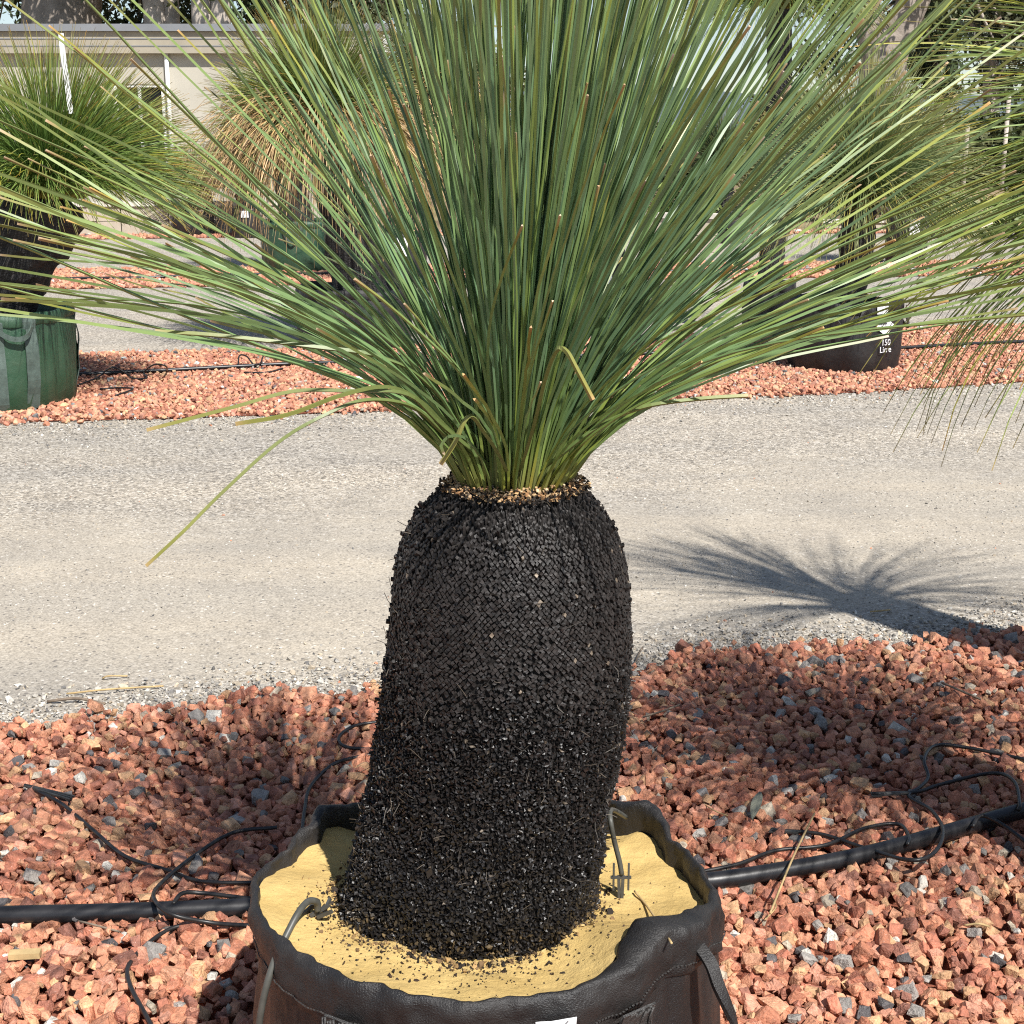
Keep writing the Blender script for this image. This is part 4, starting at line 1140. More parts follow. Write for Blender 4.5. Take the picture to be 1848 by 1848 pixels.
def grass_tree(base, top, rb, rt, label, n, L, tmax, droop, w, pal, seed, skirt=0, skirtL=0.7, group=None, segs=7, crown_r=0.06, upow=0.75, clumps=0, t0max=50, alldroop=False, skirt_w=1.0):
    """trunk from base to top (points), crown of n thin leaves at top"""
    r = np.random.default_rng(seed)
    base, top = np.asarray(base, float), np.asarray(top, float)
    e_ = empty("grass_tree", base, label, "grass tree", group)
    t = np.linspace(0, 1, 16)
    bow = np.array([0.04, 0.02, 0]) * r.normal(0, 1)
    ctr = base + (top-base)*t[:, None] + bow*np.sin(t*math.pi)[:, None]
    rad = rb + (rt-rb)*t
    rad[-1] *= 0.72; rad = rad * (1 + 0.05*np.sin(t*19+seed))
    V, q, T = tube_data(ctr, rad, 30)
    nz = fnoise(V, 14, seed)
    nz2 = fnoise(V, 45, seed)
    axis = np.repeat(ctr, 30, 0); axis = np.vstack([axis, ctr[0], ctr[-1]])
    V = V + (V-axis) * (0.16*nz + 0.10*nz2)[:, None]
    obj("trunk", V, [q, T], MAT['btrunk'], e_)
    u = np.sort(r.random(n)); phi = r.uniform(0, 6.283, n)
    t0 = RAD(t0max)*u**1.1
    if clumps: phi = r.uniform(0, 6.283, clumps)[r.integers(0, clumps, n)] + r.normal(0, 0.035, n)
    t1 = tmax*u**upow + r.normal(0, RAD(8), n)
    Ls = L*(1.0 - 0.12*u) * r.uniform(0.8, 1.1, n)
    bp = np.where(r.random(n) < droop, 1.05, 2.0) + r.uniform(0, 0.3, n)
    if alldroop: bp = 1.0 + r.uniform(0, 0.5, n)
    if not alldroop: t1 = np.where(bp < 1.5, t1 + RAD(28)*u, t1)
    axis_d = (top-base)/np.linalg.norm(top-base)
    lines = leaf_lines(n, top - axis_d*0.02, max(crown_r, rt*0.75), u, phi, Ls, t0, t1, bp, segs, r, 0.12, (axis_d[0]*0.5, axis_d[1]*0.5))
    s_ = np.linspace(0, 1, segs+1)
    wd = w*r.uniform(0.8, 1.2, n)[:, None] * np.interp(s_, [0, .1, .7, 1], [1.2, 1, 0.9, 0.45])[None]
    c = np.repeat(ramp_cols(GREENS[pal], s_)[None], n, 0) * r.uniform(0.7, 1.3, n)[:, None, None]
    yl = r.random(n) < 0.12
    c[yl] *= np.array([1.7, 1.25, 0.8])
    VV, qq, cap, CC = leaf_mesh_data(lines, wd, c, 3, r)
    Vm, Fm, Cm = merge_leaves(VV, qq, cap, CC)
    o = obj("crown", Vm, Fm, MAT['bleaf'], e_, Cm); o["kind"] = "stuff"
    if skirt:
        m = skirt
        u = r.random(m); phi = r.uniform(0, 6.283, m)
        t0 = np.clip(RAD(62) + r.normal(0, RAD(24), m), RAD(10), RAD(120))
        t1 = RAD(164) + r.normal(0, RAD(14), m)
        lines = leaf_lines(m, top - axis_d*0.05, rt*0.95, np.ones(m), phi, skirtL*r.uniform(0.4, 1.2, m), t0, t1, r.uniform(0.9, 2.4, m), segs+2, r, 0.08)
        s_ = np.linspace(0, 1, segs+3)
        wd = w*1.1*r.uniform(0.8, 1.25, m)[:, None] * np.interp(s_, [0, .1, .7, 1], [1.2, 1, 0.9, 0.4])[None]
        c = np.repeat(ramp_cols(DEAD, s_)[None], m, 0) * r.uniform(0.4, 1.25, m)[:, None, None]
        gl = r.random(m) < 0.22
        c[gl] = c[gl] * np.array([0.45, 0.75, 0.5])
        VV, qq, cap, CC = leaf_mesh_data(lines, wd, c, 3, r)
        Vm, Fm, Cm = merge_leaves(VV, qq, cap, CC)
        o = obj("dead_leaf_skirt", Vm, Fm, MAT['bleaf'], e_, Cm); o["kind"] = "stuff"; o["label"] = "hanging skirt of dry tan leaves"
    return e_

BG = "bagged grass trees in the rows behind"
PB = "planter bags in the rows behind"
# --- green bag at the left edge (second row)
e_, c, R, surf = planter(-12, 147, 752, 0.60, MAT['bag_green'], "green fabric planter bag with grey straps at the left edge", PB,
                         straps=((296, 0.085), (318, 0.085), (235, 0.085), (20, .085), (110, .085)), handles=((294, 322, 0.10), (225, 252, 0.10)))
b1 = P(2, 560, c[1]); b1[2] = 0.50
grass_tree(b1, P(92, 352, c[1]), 0.15, 0.27, "grass tree with stout leaning trunk in the green bag at the left edge", 2800, 0.95, RAD(124), 0.55, 0.0050, 'lush', 101, group=BG, crown_r=0.10, upow=0.6)
# its white tag strip
tp = [P(128, 205, c[1]-0.25), P(121, 150, c[1]-0.26), P(114, 100, c[1]-0.27), P(110, 60, c[1]-0.27)]
props(ribbon("plant_tag", catmull(tp, 5), 0.030, 0.003, (1, 0, 0), MAT['paper']), "white plastic tag strip standing in the grass tree crown at left", "plant tag")
# --- black 150 litre bag on the right (second row)
e_, c, R, surf = planter(1517, 97, 677, 0.50, MAT['bag_far'], "black planter bag with white printed diamond standing on the second gravel bed", PB, handles=((246, 276, 0.13), (345, 375, 0.16)))
def a_at(px_): return 270 + math.degrees(math.asin(max(-1, min(1, (px_-1517)/97.0))))
l1 = patch("label", surf, a_at(1549), a_at(1575), 0.425, 0.515, 0.016, MAT['paper'], e_)
l2 = patch("diamond_mark", surf, a_at(1547), a_at(1589), 0.265, 0.405, 0.008, MAT['paper'], e_, True)
patch("mark_stripe", surf, a_at(1553), a_at(1572), 0.352, 0.360, 0.0115, MAT['ink'], l2)
patch("mark_stripe", surf, a_at(1566), a_at(1584), 0.318, 0.326, 0.0115, MAT['ink'], l2)
at_ = a_at(1569)
text_on("150", surf(at_, 0.205, 0.014), at_, 0.060, MAT['paper'], e_)
text_on("Litre", surf(at_, 0.155, 0.014), at_, 0.060, MAT['paper'], e_)
b2 = P(1525, 560, c[1]); b2[2] = 0.40
grass_tree(b2, P(1550, 372, c[1]), 0.12, 0.12, "grass tree with soft drooping crown in the black bag with white diamond", 2500, 1.05, RAD(158), 0.45, 0.0046, 'soft', 102, group=BG, crown_r=0.08, upow=0.8, t0max=62, alldroop=True)
# --- tall one behind, left of it
e_, c, R, surf = planter(1384, 44, 612, 0.46, MAT['bag_far'], "black planter bag partly hidden left of the bag with white diamond", PB)
b3 = np.array([c[0], c[1], 0.38])
grass_tree(b3, P(1405, 12, c[1]), 0.11, 0.10, "tall grass tree whose olive crown hangs in from the top right", 2000, 1.0, RAD(150), 0.6, 0.0046, 'lush', 103, group=BG, upow=0.7, t0max=60, alldroop=True)
# --- black bag with leaning trunk and tan skirt
e_, c, R, surf = planter(640, 100, 640, 0.48, MAT['bag_far'], "black planter bag half hidden behind the main plant's left leaves", PB)
b4 = P(652, 520, c[1]); b4[2] = 0.40
grass_tree(b4, P(580, 215, c[1]), 0.22, 0.17, "grass tree with leaning black trunk and big skirt of tan dead leaves", 1500, 0.90, RAD(88), 0.3, 0.0048, 'deep', 104, skirt=1700, skirtL=1.15, group=BG, crown_r=0.09)
# --- black bag with white label behind, brown crown
e_, c, R, surf = planter(716, 50, 522, 0.60, MAT['bag_far'], "black planter bag with white label in the third row left of centre", PB)
patch("label", surf, 272, 296, 0.36, 0.56, 0.016, MAT['paper'], e_)
b5 = np.array([c[0], c[1], 0.5])
grass_tree(b5, P(775, 150, c[1]), 0.17, 0.15, "grass tree with rusty brown and olive crown left of centre", 1300, 0.85, RAD(118), 0.5, 0.0055, 'dark', 105, skirt=700, skirtL=0.9, group=BG)
# --- green bag in the third row
e_, c, R, surf = planter(540, 62, 494, 0.62, MAT['bag_green'], "dark green planter bag in the third row left of centre", PB, handles=((255, 285, 0.2),))
b6 = np.array([c[0], c[1], 0.5])
grass_tree(b6, P(500, 250, c[1]), 0.2, 0.18, "grass tree growing in the dark green bag of the third row", 1100, 0.95, RAD(118), 0.5, 0.006, 'deep', 106, skirt=350, skirtL=0.8, group=BG)
# --- far bags by the wall
e_, c, R, surf = planter(446, 24, 430, 0.48, MAT['bag_far'], "small black bag with white label in front of the limestone wall", PB)
patch("label", surf, 262, 290, 0.34, 0.45, 0.016, MAT['paper'], e_)
grass_tree((c[0], c[1], 0.4), P(436, 310, c[1]), 0.15, 0.16, "small grass tree in the bag before the limestone wall", 700, 0.9, RAD(115), 0.5, 0.008, 'dark', 107, skirt=200, group=BG)
e_, c, R, surf = planter(352, 34, 428, 0.45, MAT['bag_far'], "black bag in front of the limestone wall under the left crown", PB)
grass_tree((c[0], c[1], 0.38), P(350, 345, c[1]), 0.2, 0.2, "grass tree before the limestone wall below the left crown", 700, 0.8, RAD(110), 0.5, 0.008, 'dark', 108, group=BG)
e_, c, R, surf = planter(1632, 34, 480, 0.62, MAT['bag_far'], "black planter bag with white label in the third row at right", PB)
patch("label", surf, 262, 292, 0.40, 0.60, 0.016, MAT['paper'], e_)
grass_tree((c[0], c[1], 0.5), P(1640, 300, c[1]), 0.17, 0.16, "grass tree behind the soft crown at right", 900, 0.95, RAD(112), 0.5, 0.0065, 'soft', 109, group=BG)
e_, c, R, surf = planter(1092, 60, 570, 0.48, MAT['bag_far'], "black planter bag with white label hidden behind the dense leaf base", PB)
patch("label", surf, 254, 276, 0.30, 0.44, 0.016, MAT['paper'], e_)
grass_tree((c[0], c[1], 0.4), P(1100, 360, c[1]), 0.15, 0.15, "grass tree hidden behind the main plant's central leaves", 900, 0.85, RAD(105), 0.4, 0.0055, 'dark', 110, group=BG)
e_, c, R, surf = planter(1308, 34, 440, 0.50, MAT['bag_far'], "black planter bag at the far row right of centre", PB)
grass_tree((c[0], c[1], 0.4), P(1300, 300, c[1]), 0.17, 0.17, "dark grass tree in the far row right of centre", 900, 1.0, RAD(115), 0.5, 0.008, 'dark', 111, group=BG)

# --- neighbours in the near row, right of the frame: leaves hang into view, shadows fall on gravel and road
N1 = np.array([1.50, 2.55])
def near_bag(xy, R, H, label):
    fr = xy - np.array([0, R])
    px_, py_, d_ = project(np.array([xy[0], xy[1]-R, 0]))
    return planter(float(px_), 0, float(py_), H, MAT['bag_far'], label, PB, R=R)
near_bag(N1, 0.33, 0.45, "black planter bag of the neighbouring plant just outside the right edge")
grass_tree((N1[0], N1[1], 0.4), (N1[0]+0.02, N1[1], 1.40), 0.17, 0.15, "neighbouring grass tree whose thin leaves hang in at the right edge", 1700, 0.99, RAD(162), 0.65, 0.0034, 'lush', 201, group=BG, segs=11, crown_r=0.07, upow=0.72, t0max=58, alldroop=True)
N2 = np.array([2.42, 2.92])
near_bag(N2, 0.34, 0.45, "black planter bag of the tall plant beyond the right edge")
grass_tree((N2[0], N2[1], 0.4), (N2[0], N2[1], 2.85), 0.16, 0.15, "tall grass tree beyond the right edge whose star shadow lies on the road", 430, 1.0, RAD(112), 0.4, 0.0060, 'deep', 202, group=BG, segs=9, clumps=20)

# --- pipes and tangles on the farther beds
def far_pipe(pxs, r_, label):
    props(tube("irrigation_pipe", catmull([gp(a, b, 0.035) for a, b in pxs], 6), r_, MAT['pipe'], None, 8), label, "pipe", "irrigation pipes on the gravel beds")
far_pipe([(-600, 720), (0, 686), (138, 676), (300, 668), (430, 661), (560, 655), (800, 650), (1100, 640), (1290, 634), (1420, 635), (1618, 628), (1800, 618), (2200, 602)], 0.014, "black irrigation pipe along the second red gravel bed")
far_pipe([(-400, 516), (70, 503), (250, 501), (430, 495), (800, 492), (1300, 488), (2000, 482)], 0.016, "black irrigation pipe along the third red gravel bed")
def far_drip(pxs, label, zs):
    props(tube("drip_tube", catmull([gp(a, b, z_) for (a, b), z_ in zip(pxs, zs)], 6), 0.006, MAT['drip'], None, 6), label, "drip tube", "drip tubes on the farther beds")
far_drip([(140, 695), (175, 682), (190, 670), (205, 663), (225, 672), (240, 683), (265, 682), (260, 672), (278, 658), (298, 660), (302, 668)], "tangled drip tube on the pipe right of the green bag", [.03, .04, .06, .11, .08, .04, .03, .05, .12, .12, .05])
far_drip([(180, 702), (215, 700), (240, 702), (208, 714)], "drip tube end lying on the second bed", [.03, .035, .04, .03])
far_drip([(430, 660), (432, 642), (445, 643), (458, 658), (470, 655), (478, 640), (500, 650)], "small drip tube loops on the pipe under the left leaves", [.04, .09, .09, .04, .06, .08, .04])
far_drip([(440, 672), (480, 672), (510, 665)], "drip tube beside the pipe under the left leaves", [.03, .03, .04])

# ------------------------------------------------------------------ low limestone walls with caps
def block_wall(p0, p1, courses, bh, bl, th, label, cap_h=0.07):
    p0, p1 = np.array(p0[:2]), np.array(p1[:2])
    dv = p1-p0; Ln = np.linalg.norm(dv); dv /= Ln
    yaw = math.atan2(dv[1], dv[0])
    e_ = empty("limestone_wall", (*((p0+p1)/2), 0), label, "wall")
    rot = Matrix.Rotation(yaw, 3, 'Z')
    n = max(1, int(round(Ln/bl))); bl = Ln/n
    V = np.array([[-1,-1,-1],[1,-1,-1],[1,1,-1],[-1,1,-1],[-1,-1,1],[1,-1,1],[1,1,1],[-1,1,1]])*0.5
    Q = [[0,3,2,1],[4,5,6,7],[0,1,5,4],[1,2,6,5],[2,3,7,6],[3,0,4,7]]
    me = make_mesh("block", V, np.array(Q), MAT['block'])
    mc = make_mesh("cap_stone", V, np.array(Q), MAT['cap'])
    ctr = Vector((*((p0+p1)/2), 0))
    for k in range(courses):
        for i in range(n):
            f = (i + 0.5) * bl
            q_ = p0 + dv*f
            o = bpy.data.objects.new("block", me); COL.objects.link(o); o.parent = e_
            o.location = Vector((q_[0], q_[1], bh*(k+0.5))) - ctr + Vector((random.uniform(-.006, .006), random.uniform(-.01, .01), 0))
            o.rotation_euler = (0, 0, yaw + random.uniform(-.008, .008)); o.scale = (bl-0.012, th + random.uniform(-.012, .012), bh-0.010)
    m = max(1, int(round(Ln/0.9)))
    for i in range(m):
        q_ = p0 + dv*((i+.5)*Ln/m)
        o = bpy.data.objects.new("cap_stone", mc); COL.objects.link(o); o.parent = e_
        o.location = Vector((q_[0], q_[1], bh*courses + cap_h/2 + 0.002)) - ctr
        o.rotation_euler = (0, 0, yaw); o.scale = (Ln/m-0.008, th+0.06, cap_h)
    return e_
w0 = G(-500, 432); w1 = G(560, 421)
block_wall(w0, w1, 2, 0.245, 0.40, 0.26, "low limestone block wall with pale cap in front of the building")
w2 = G(1165, 452); w3 = G(1292, 455)
block_wall(w2, w3, 2, 0.24, 0.40, 0.26, "low limestone block wall with pale cap at right behind the rows")

w4 = G(1480, 412); w5 = G(2150, 407)
block_wall(w4, w5, 1, 0.10, 0.60, 0.22, "long low pale kerb wall at right behind the third row", 0.06)

# ------------------------------------------------------------------ building on the left
BY = 31.0
def bp_(px_, py_): return P(px_, py_, BY)
x0, x1 = -22.0, bp_(700, 100)[0]
zt = bp_(350, 45)[2]; zf = bp_(350, 58)[2]; zb = bp_(350, 97)[2]; zs = bp_(350, 118)[2]
bld = empty("nursery_building", (-12, BY+3, 0), "long low beige building with grey roof edge behind the left rows", "building")
FY = BY - 0.16          # eave line stands in front of the wall
wx = [(-3.0, -3.0)]
win = (bp_(208, 200)[0], bp_(298, 200)[0], bp_(250, 318)[2], bp_(250, 152)[2])
win2 = (bp_(-260, 200)[0], bp_(-60, 200)[0], win[2], win[3])
xr = bp_(640, 100)[0]
mb = MB()
def wallbox(xa, xb, za, zb_, y0=BY, t=0.2): mb.box(((xa+xb)/2, y0+t/2, (za+zb_)/2), (xb-xa, t, zb_-za))
zs = zt - 0.06
wallbox(x0, win2[0], 0, zs); wallbox(win2[1], win[0], 0, zs); wallbox(win[1], xr, 0, zs)
for w_ in (win, win2):
    wallbox(w_[0], w_[1], 0, w_[2]); wallbox(w_[0], w_[1], w_[3], zs)
mb.box((xr-0.1, BY+3.5, zs/2), (0.2, 6.6, zs)); mb.box(((x0+xr)/2, BY+7, zs/2), (xr-x0, 0.2, zs))
mb.build("wall", MAT['wall'], bld)
for w_ in (win, win2):
    mb = MB(); W, H_ = w_[1]-w_[0], w_[3]-w_[2]; xc, zc = (w_[0]+w_[1])/2, (w_[2]+w_[3])/2
    for xx in (w_[0]+.03, xc, w_[1]-.03): mb.box((xx, BY+0.05, zc), (0.06, 0.07, H_-.002))
    for z_ in (w_[2]+.03, w_[3]-.03): mb.box((xc, BY+0.052, z_), (W-.004, 0.066, 0.06))
    wf = mb.build("window", MAT['white'], bld)
    mb = MB(); mb.box((xc, BY+0.08, zc), (W-.05, 0.012, H_-.05)); mb.build("pane", MAT['glass'], wf)
mb = MB(); mb.box(((x0+x1)/2, FY, (zf+zb)/2), (x1-x0, 0.05, zf-zb)); fa = mb.build("fascia", MAT['fascia'], bld)
mb = MB()
for k in range(1, 3): mb.box(((x0+x1)/2, FY-0.028, zb+(zf-zb)*k/3), (x1-x0-.01, 0.012, 0.02))
mb.build("fascia_groove", MAT['roof'], fa)
mb = MB(); mb.box(((x0+x1)/2, (FY+BY)/2, zb+0.04), (x1-x0-.1, BY-FY-0.03, 0.03)); mb.build("soffit", MAT['fascia'], bld)
mb = MB(); mb.box(((x0+x1)/2, FY-0.02, (zt+zf)/2+0.004), (x1-x0+0.1, 0.16, zt-zf)); mb.build("gutter", MAT['roof'], bld)
mb = MB(); mb.box(((x0+x1)/2, BY+3.4, zt+0.012), (x1-x0+.06, 7.15, 0.05), Matrix.Rotation(RAD(1.0), 3, 'X')); mb.build("roof", MAT['roof'], bld)
mb = MB(); mb.box((x1-0.02, FY+0.2, (zf+zb)/2-0.02), (0.10, 0.5, 0.34)); mb.build("gutter_end", MAT['white'], bld)
tube("downpipe", [(bp_(304, 150)[0], BY-0.06, zs), (bp_(304, 150)[0], BY-0.06, 0.0)], 0.045, MAT['white'], bld, 8)

# ------------------------------------------------------------------ trees
def tree(name, label, trunks, crowns, leafn, leafL, cols_, seed, bark, lim=True, group="gum trees behind the rows", cat="tree"):
    """trunks: list of (points, radii); crowns: list of (centre, radii)"""
    r = np.random.default_rng(seed)
    b0 = np.array(trunks[0][0][0], float)
    e_ = empty(name, b0, label, cat, group)
    mb = MB()
    for pts, rad in trunks:
        sm = catmull(np.array(pts, float), 6)
        rr_ = np.interp(np.linspace(0, 1, len(sm)), np.linspace(0, 1, len(rad)), rad)
        V, q, T = tube_data(sm, rr_, 14)
        V = V + (fnoise(V, 1.3, seed) * 0.07)[:, None] * r.normal(0, 1, 3)
        mb.add(V, q, T)
    if lim:
        ends = [np.array(t[0][-1], float) for t in trunks]
        for c_, rd in crowns:
            c_ = np.array(c_, float)
            src = ends[int(np.argmin([np.linalg.norm(c_-k) for k in ends]))]
            for _ in range(3):
                tip = c_ + r.normal(0, .45, 3)*np.array(rd)
                m_ = (src+tip)/2 + r.normal(0, .3, 3)
                V, q, T = tube_data(catmull([src, m_, tip], 5), np.linspace(0.10, 0.015, 11), 6); mb.add(V, q, T)
    mb.build("trunk", bark, e_, smooth=True)
    Vs, Cs = [], []
    tot = sum(np.prod(c[1])**(2/3) for c in crowns)
    for c_, rd in crowns:
        n = int(leafn * np.prod(rd)**(2/3) / tot)
        ncl = max(5, n//55)
        d = r.normal(size=(ncl, 3)); d /= np.linalg.norm(d, axis=1)[:, None]
        cc_ = np.array(c_) + d*np.array(rd)*(r.uniform(0.25, 1.0, (ncl, 1))**0.6)
        k = r.integers(0, ncl, n)
        p_ = cc_[k] + r.normal(0, 1, (n, 3)) * np.mean(rd)*0.15*np.array([1, 1, .7])
        ax = r.normal(0, 1, (n, 3)); ax[:, 2] -= 0.7; ax /= np.linalg.norm(ax, axis=1)[:, None]
        bx = np.cross(ax, r.normal(0, 1, (n, 3))); bx /= np.linalg.norm(bx, axis=1)[:, None]
        l_ = leafL*r.uniform(.6, 1.3, n)[:, None]; w_ = l_*0.20
        Vs.append(np.stack([p_ - ax*l_*.5, p_ + bx*w_, p_ + ax*l_*.5, p_ - bx*w_], 1))
        cidx = np.array(cols_)[r.integers(0, len(cols_), ncl)][k] * r.uniform(.65, 1.3, (n, 1))
        Cs.append(np.repeat(cidx[:, None], 4, 1))
    V = np.concatenate(Vs); C = np.concatenate(Cs)
    Q = np.arange(len(V)*4).reshape(-1, 4)
    o = obj("crown", V.reshape(-1, 3), Q, MAT['treeleaf'], e_, C.reshape(-1, 3)); o["kind"] = "stuff"
    return e_

OL = [(0.075, 0.095, 0.035), (0.055, 0.080, 0.030), (0.095, 0.105, 0.040), (0.045, 0.062, 0.026)]
GG = [(0.085, 0.10, 0.055), (0.065, 0.085, 0.045), (0.11, 0.115, 0.06), (0.10, 0.09, 0.04)]
YG = [(0.13, 0.125, 0.035), (0.10, 0.115, 0.035), (0.16, 0.13, 0.04), (0.075, 0.09, 0.03)]
def T3(px_, py_, Y): return P(px_, py_, Y)
def gbase(px_, Y):
    x = P(px_, 250, Y)[0]; return np.array([x, Y, 0.0])
# left: big grey trunk
Y = 42
tree("gum_tree", "huge grey gum trunk rising behind the building at far left",
     [([gbase(112, Y), T3(112, 60, Y), T3(113, -100, Y), T3(110, -260, Y)], [1.35, 1.10, 0.95, 0.8]), ([T3(140, 20, Y), T3(168, -90, Y), T3(220, -260, Y)], [0.6, .5, .4])],
     [(T3(60, -260, Y-1), (5, 3, 3)), (T3(300, -300, Y), (5, 3, 3)), (T3(-60, -20, Y+3), (3.2, 2, 2.4)), (T3(30, 20, Y+5), (2.5, 2, 1.6))], 9000, 0.30, OL, 301, MAT['gumgrey'])
Y = 40
tree("gum_tree", "pair of slim pale gum stems behind the roof left of the main crown",
     [([gbase(283, Y), T3(283, 60, Y), T3(276, -20, Y), T3(262, -160, Y)], [.40, .34, .30, .25]), ([gbase(306, Y), T3(310, 40, Y), T3(302, -60, Y), T3(310, -200, Y)], [.34, .22, .20, .15])],
     [(T3(250, -190, Y), (4, 3, 2.5)), (T3(240, 0, Y+5), (3.0, 2, 1.9)), (T3(340, -10, Y+5), (2.2, 2, 1.7))], 9000, 0.28, OL, 302, MAT['gum'])
Y = 39
tree("gum_tree", "slim pale gum with two stems nearest the main crown at left",
     [([gbase(366, Y), T3(366, 60, Y), T3(362, -20, Y), T3(350, -160, Y)], [.34, .26, .24, .2]), ([gbase(392, Y), T3(398, 50, Y), T3(402, -30, Y), T3(430, -180, Y)], [.34, .27, .25, .2])],
     [(T3(420, -200, Y), (4, 3, 2.5)), (T3(450, 10, Y+4), (2.6, 2, 1.7)), (T3(520, -10, Y+6), (2.2, 2, 1.6))], 8000, 0.28, OL, 303, MAT['gum'])
Y = 46
tree("gum_tree", "dark leafy gum showing between crown and roof end", [([gbase(640, Y), T3(640, 60, Y), T3(660, -60, Y)], [.4, .3, .2])],
     [(T3(665, 22, Y), (1.5, 1.5, 0.9)), (T3(640, -60, Y), (2.4, 2, 1.6)), (T3(560, 10, Y), (1.6, 1.5, 1.3))], 6000, 0.24, OL, 304, MAT['gumgrey'])
Y = 55
tree("bushy_tree", "rounded olive yellow tree seen through the upright leaves", [([gbase(800, Y), T3(800, 140, Y), T3(805, 90, Y)], [.3, .25, .15])],
     [(T3(800, 120, Y), (2.4, 2, 1.9)), (T3(770, 170, Y), (2.2, 2, 1.7)), (T3(850, 150, Y), (2.0, 2, 1.8))], 8000, 0.26, YG, 305, MAT['gumgrey'])
# right: forked trunk
Y = 33
tree("gum_tree", "pale gum with forked trunk standing behind the right crowns",
     [([gbase(1592, Y), T3(1592, 200, Y), T3(1595, 118, Y), T3(1640, 20, Y), T3(1690, -100, Y)], [.62, .55, .50, .36, .3]), ([T3(1592, 150, Y), T3(1586, 100, Y), T3(1552, 0, Y), T3(1530, -140, Y)], [.5, .42, .33, .27])],
     [(T3(1500, -200, Y), (3.4, 3, 2.2)), (T3(1720, -200, Y), (3.4, 3, 2.2)), (T3(1480, 60, Y+6), (1.6, 1.5, 1.6)), (T3(1690, 60, Y+4), (0.9, 1.2, 1.7))], 9000, 0.24, OL, 306, MAT['gumgrey'])
Y = 44
tree("gum_tree", "grey-green gum with airy foliage at the top right corner",
     [([gbase(1790, Y), T3(1788, 120, Y), T3(1760, 40, Y), T3(1740, -80, Y)], [.28, .22, .17, .12]), ([T3(1788, 120, Y), T3(1830, 20, Y), T3(1870, -80, Y)], [.16, .13, .1])],
     [(T3(1815, 40, Y), (1.5, 1.8, 1.1)), (T3(1760, -30, Y), (1.7, 1.8, 1.1)), (T3(1870, -20, Y), (1.7, 1.8, 1.7)), (T3(1835, 130, Y), (1.1, 1.6, 1.1)), (T3(1790, 95, Y-1), (0.8, 1.2, .6))], 9500, 0.22, GG, 307, MAT['gum'])
Y = 40
tree("gum_tree", "dark green tree between the forked trunk and the corner gum", [([gbase(1700, Y), T3(1700, 150, Y), T3(1690, 60, Y)], [.3, .22, .12])],
     [(T3(1690, 110, Y), (0.7, 1.2, 1.1)), (T3(1675, 30, Y), (0.75, 1.2, 1.2))], 5000, 0.2, OL, 308, MAT['gumgrey'])
# shrubs and hedges behind
def shrub(label, px0, px1, pytop, Y, cols_, n, seed, leafL=0.16):
    xa, xb = P(px0, 250, Y)[0], P(px1, 250, Y)[0]; ztop = P(900, pytop, Y)[2]
    xc = (xa+xb)/2; rx = (xb-xa)/2; k = max(1, int(rx/1.2))
    cr = []
    for i in range(k):
        cx_ = xa + (i+.5)*(xb-xa)/k
        h = ztop*random.uniform(.82, 1.0)
        cr.append(((cx_, Y+random.uniform(-.4, .4), h*0.52), (rx/k*1.15, 0.9, h*0.46)))
    tree("shrub", label, [([(xc, Y, 0), (xc+.05, Y, ztop*.25), (xc, Y, ztop*.45)], [.06, .05, .03])], cr, n, leafL, cols_, seed, MAT['twig'], lim=True, group="shrubs behind the rows", cat="shrub")
shrub("olive yellow shrub left of the forked gum", 1330, 1530, 150, 30, YG, 9000, 401)
shrub("green hedge between the forked gum and the right edge", 1640, 1960, 165, 36, OL, 11000, 402, 0.2)
shrub("low bright green shrub behind the right limestone wall", 1165, 1300, 335, 23.6, [(0.12, 0.20, 0.03), (0.10, 0.17, 0.03), (0.16, 0.22, 0.05)], 3500, 403, 0.10)
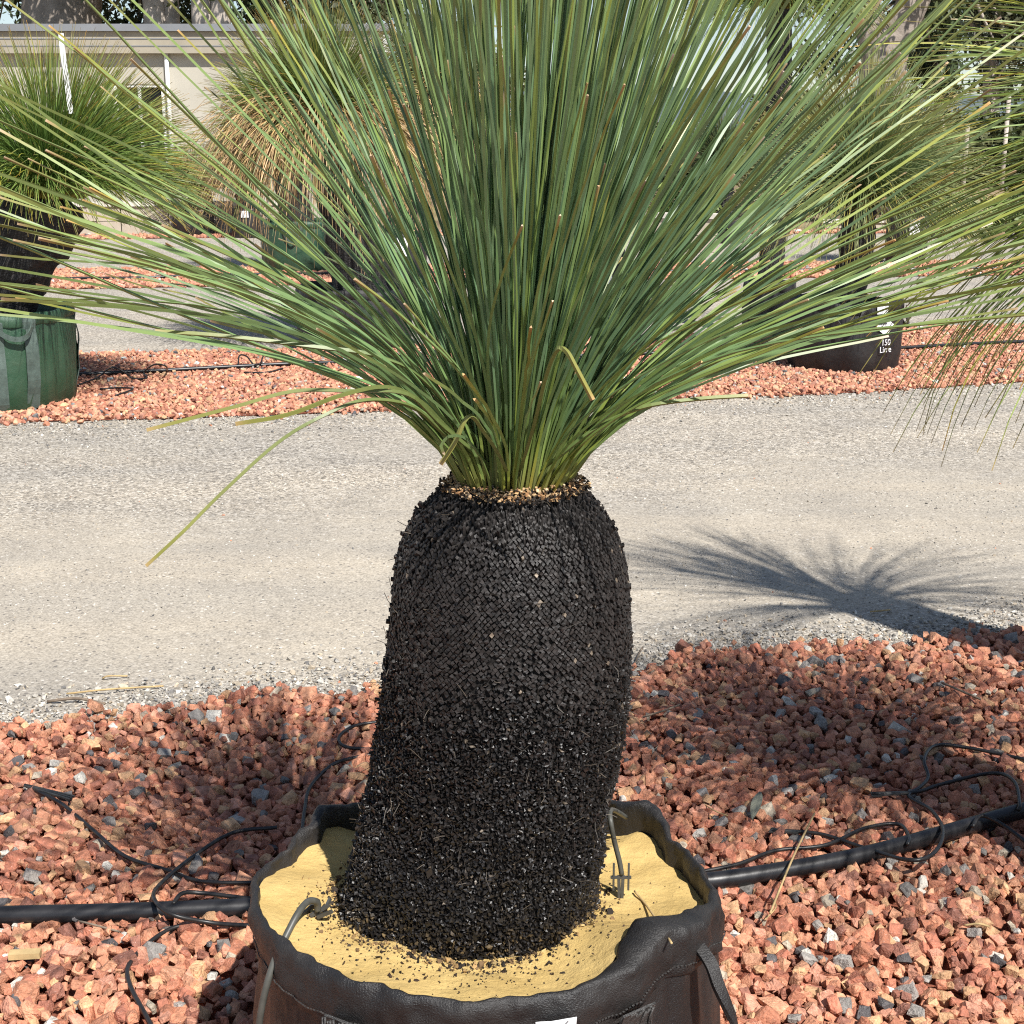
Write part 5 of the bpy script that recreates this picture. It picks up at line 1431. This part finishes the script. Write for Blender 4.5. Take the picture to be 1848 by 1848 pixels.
shrub("low olive shrub along the right limestone wall", 1660, 1960, 345, 24.6, [(0.12, 0.17, 0.04), (0.10, 0.13, 0.035)], 4500, 404, 0.11)
shrub("dark hedge seen between the central leaves", 880, 1330, 190, 42, OL, 9000, 405, 0.22)
shrub("dark hedge beyond the building end", 690, 900, 190, 48, YG, 7000, 406, 0.22)

# far hill ridge
xs = np.linspace(-330, 330, 80); V, q = [], []
for i, x in enumerate(xs):
    h = 13.5 + 2.0*math.sin(x*0.021+1) + 1.2*math.sin(x*0.06)
    V += [(x, 360, -1), (x, 420, h), (x, 520, -1)]
for i in range(len(xs)-1):
    a = i*3
    q += [[a, a+3, a+4, a+1], [a+1, a+4, a+5, a+2]]
props(obj("hills", V, q, MAT['hill'], None, smooth=True), kind="structure")
# posts of a far fence at right
for k, (px_, top_) in enumerate(((1815, 175), (1700, 215), (1745, 225))):
    b_ = gbase(px_, 31); zt_ = P(px_, top_, 31)[2]
    props(tube("fence_post", [(b_[0], 31, 0), (b_[0], 31, zt_)], 0.045, MAT['gum'], None, 8),
          ("tall grey post near the right edge", "low grey post left of the tall one at right", "middle grey post at right among the shrubs")[k], "post", "posts behind the right rows")
# mound of brown soil at the far right
n = 24; V, q = [(*P(1775, 318, 27)[:2], 0.75)], []
c_ = P(1775, 318, 27)[:2]
for k, (rf, hz) in enumerate(((0.5, .6), (1.1, .3), (1.7, -0.01))):
    for j in range(n):
        a = 2*math.pi*j/n; w_ = 1 + .12*math.sin(3*a+k) + .06*math.sin(7*a)
        V.append((c_[0]+rf*w_*math.cos(a), c_[1]+rf*.7*w_*math.sin(a), hz*(1+.1*math.sin(5*a))))
T = [[0, 1+j, 1+(j+1) % n] for j in range(n)]
for k in range(2):
    for j in range(n):
        q.append([1+k*n+j, 1+(k+1)*n+j, 1+(k+1)*n+(j+1) % n, 1+k*n+(j+1) % n])
props(obj("soil_heap", V, [np.array(q), np.array(T)], MAT['earth'], None, smooth=True), "heap of brown soil behind the right limestone wall", "soil heap")
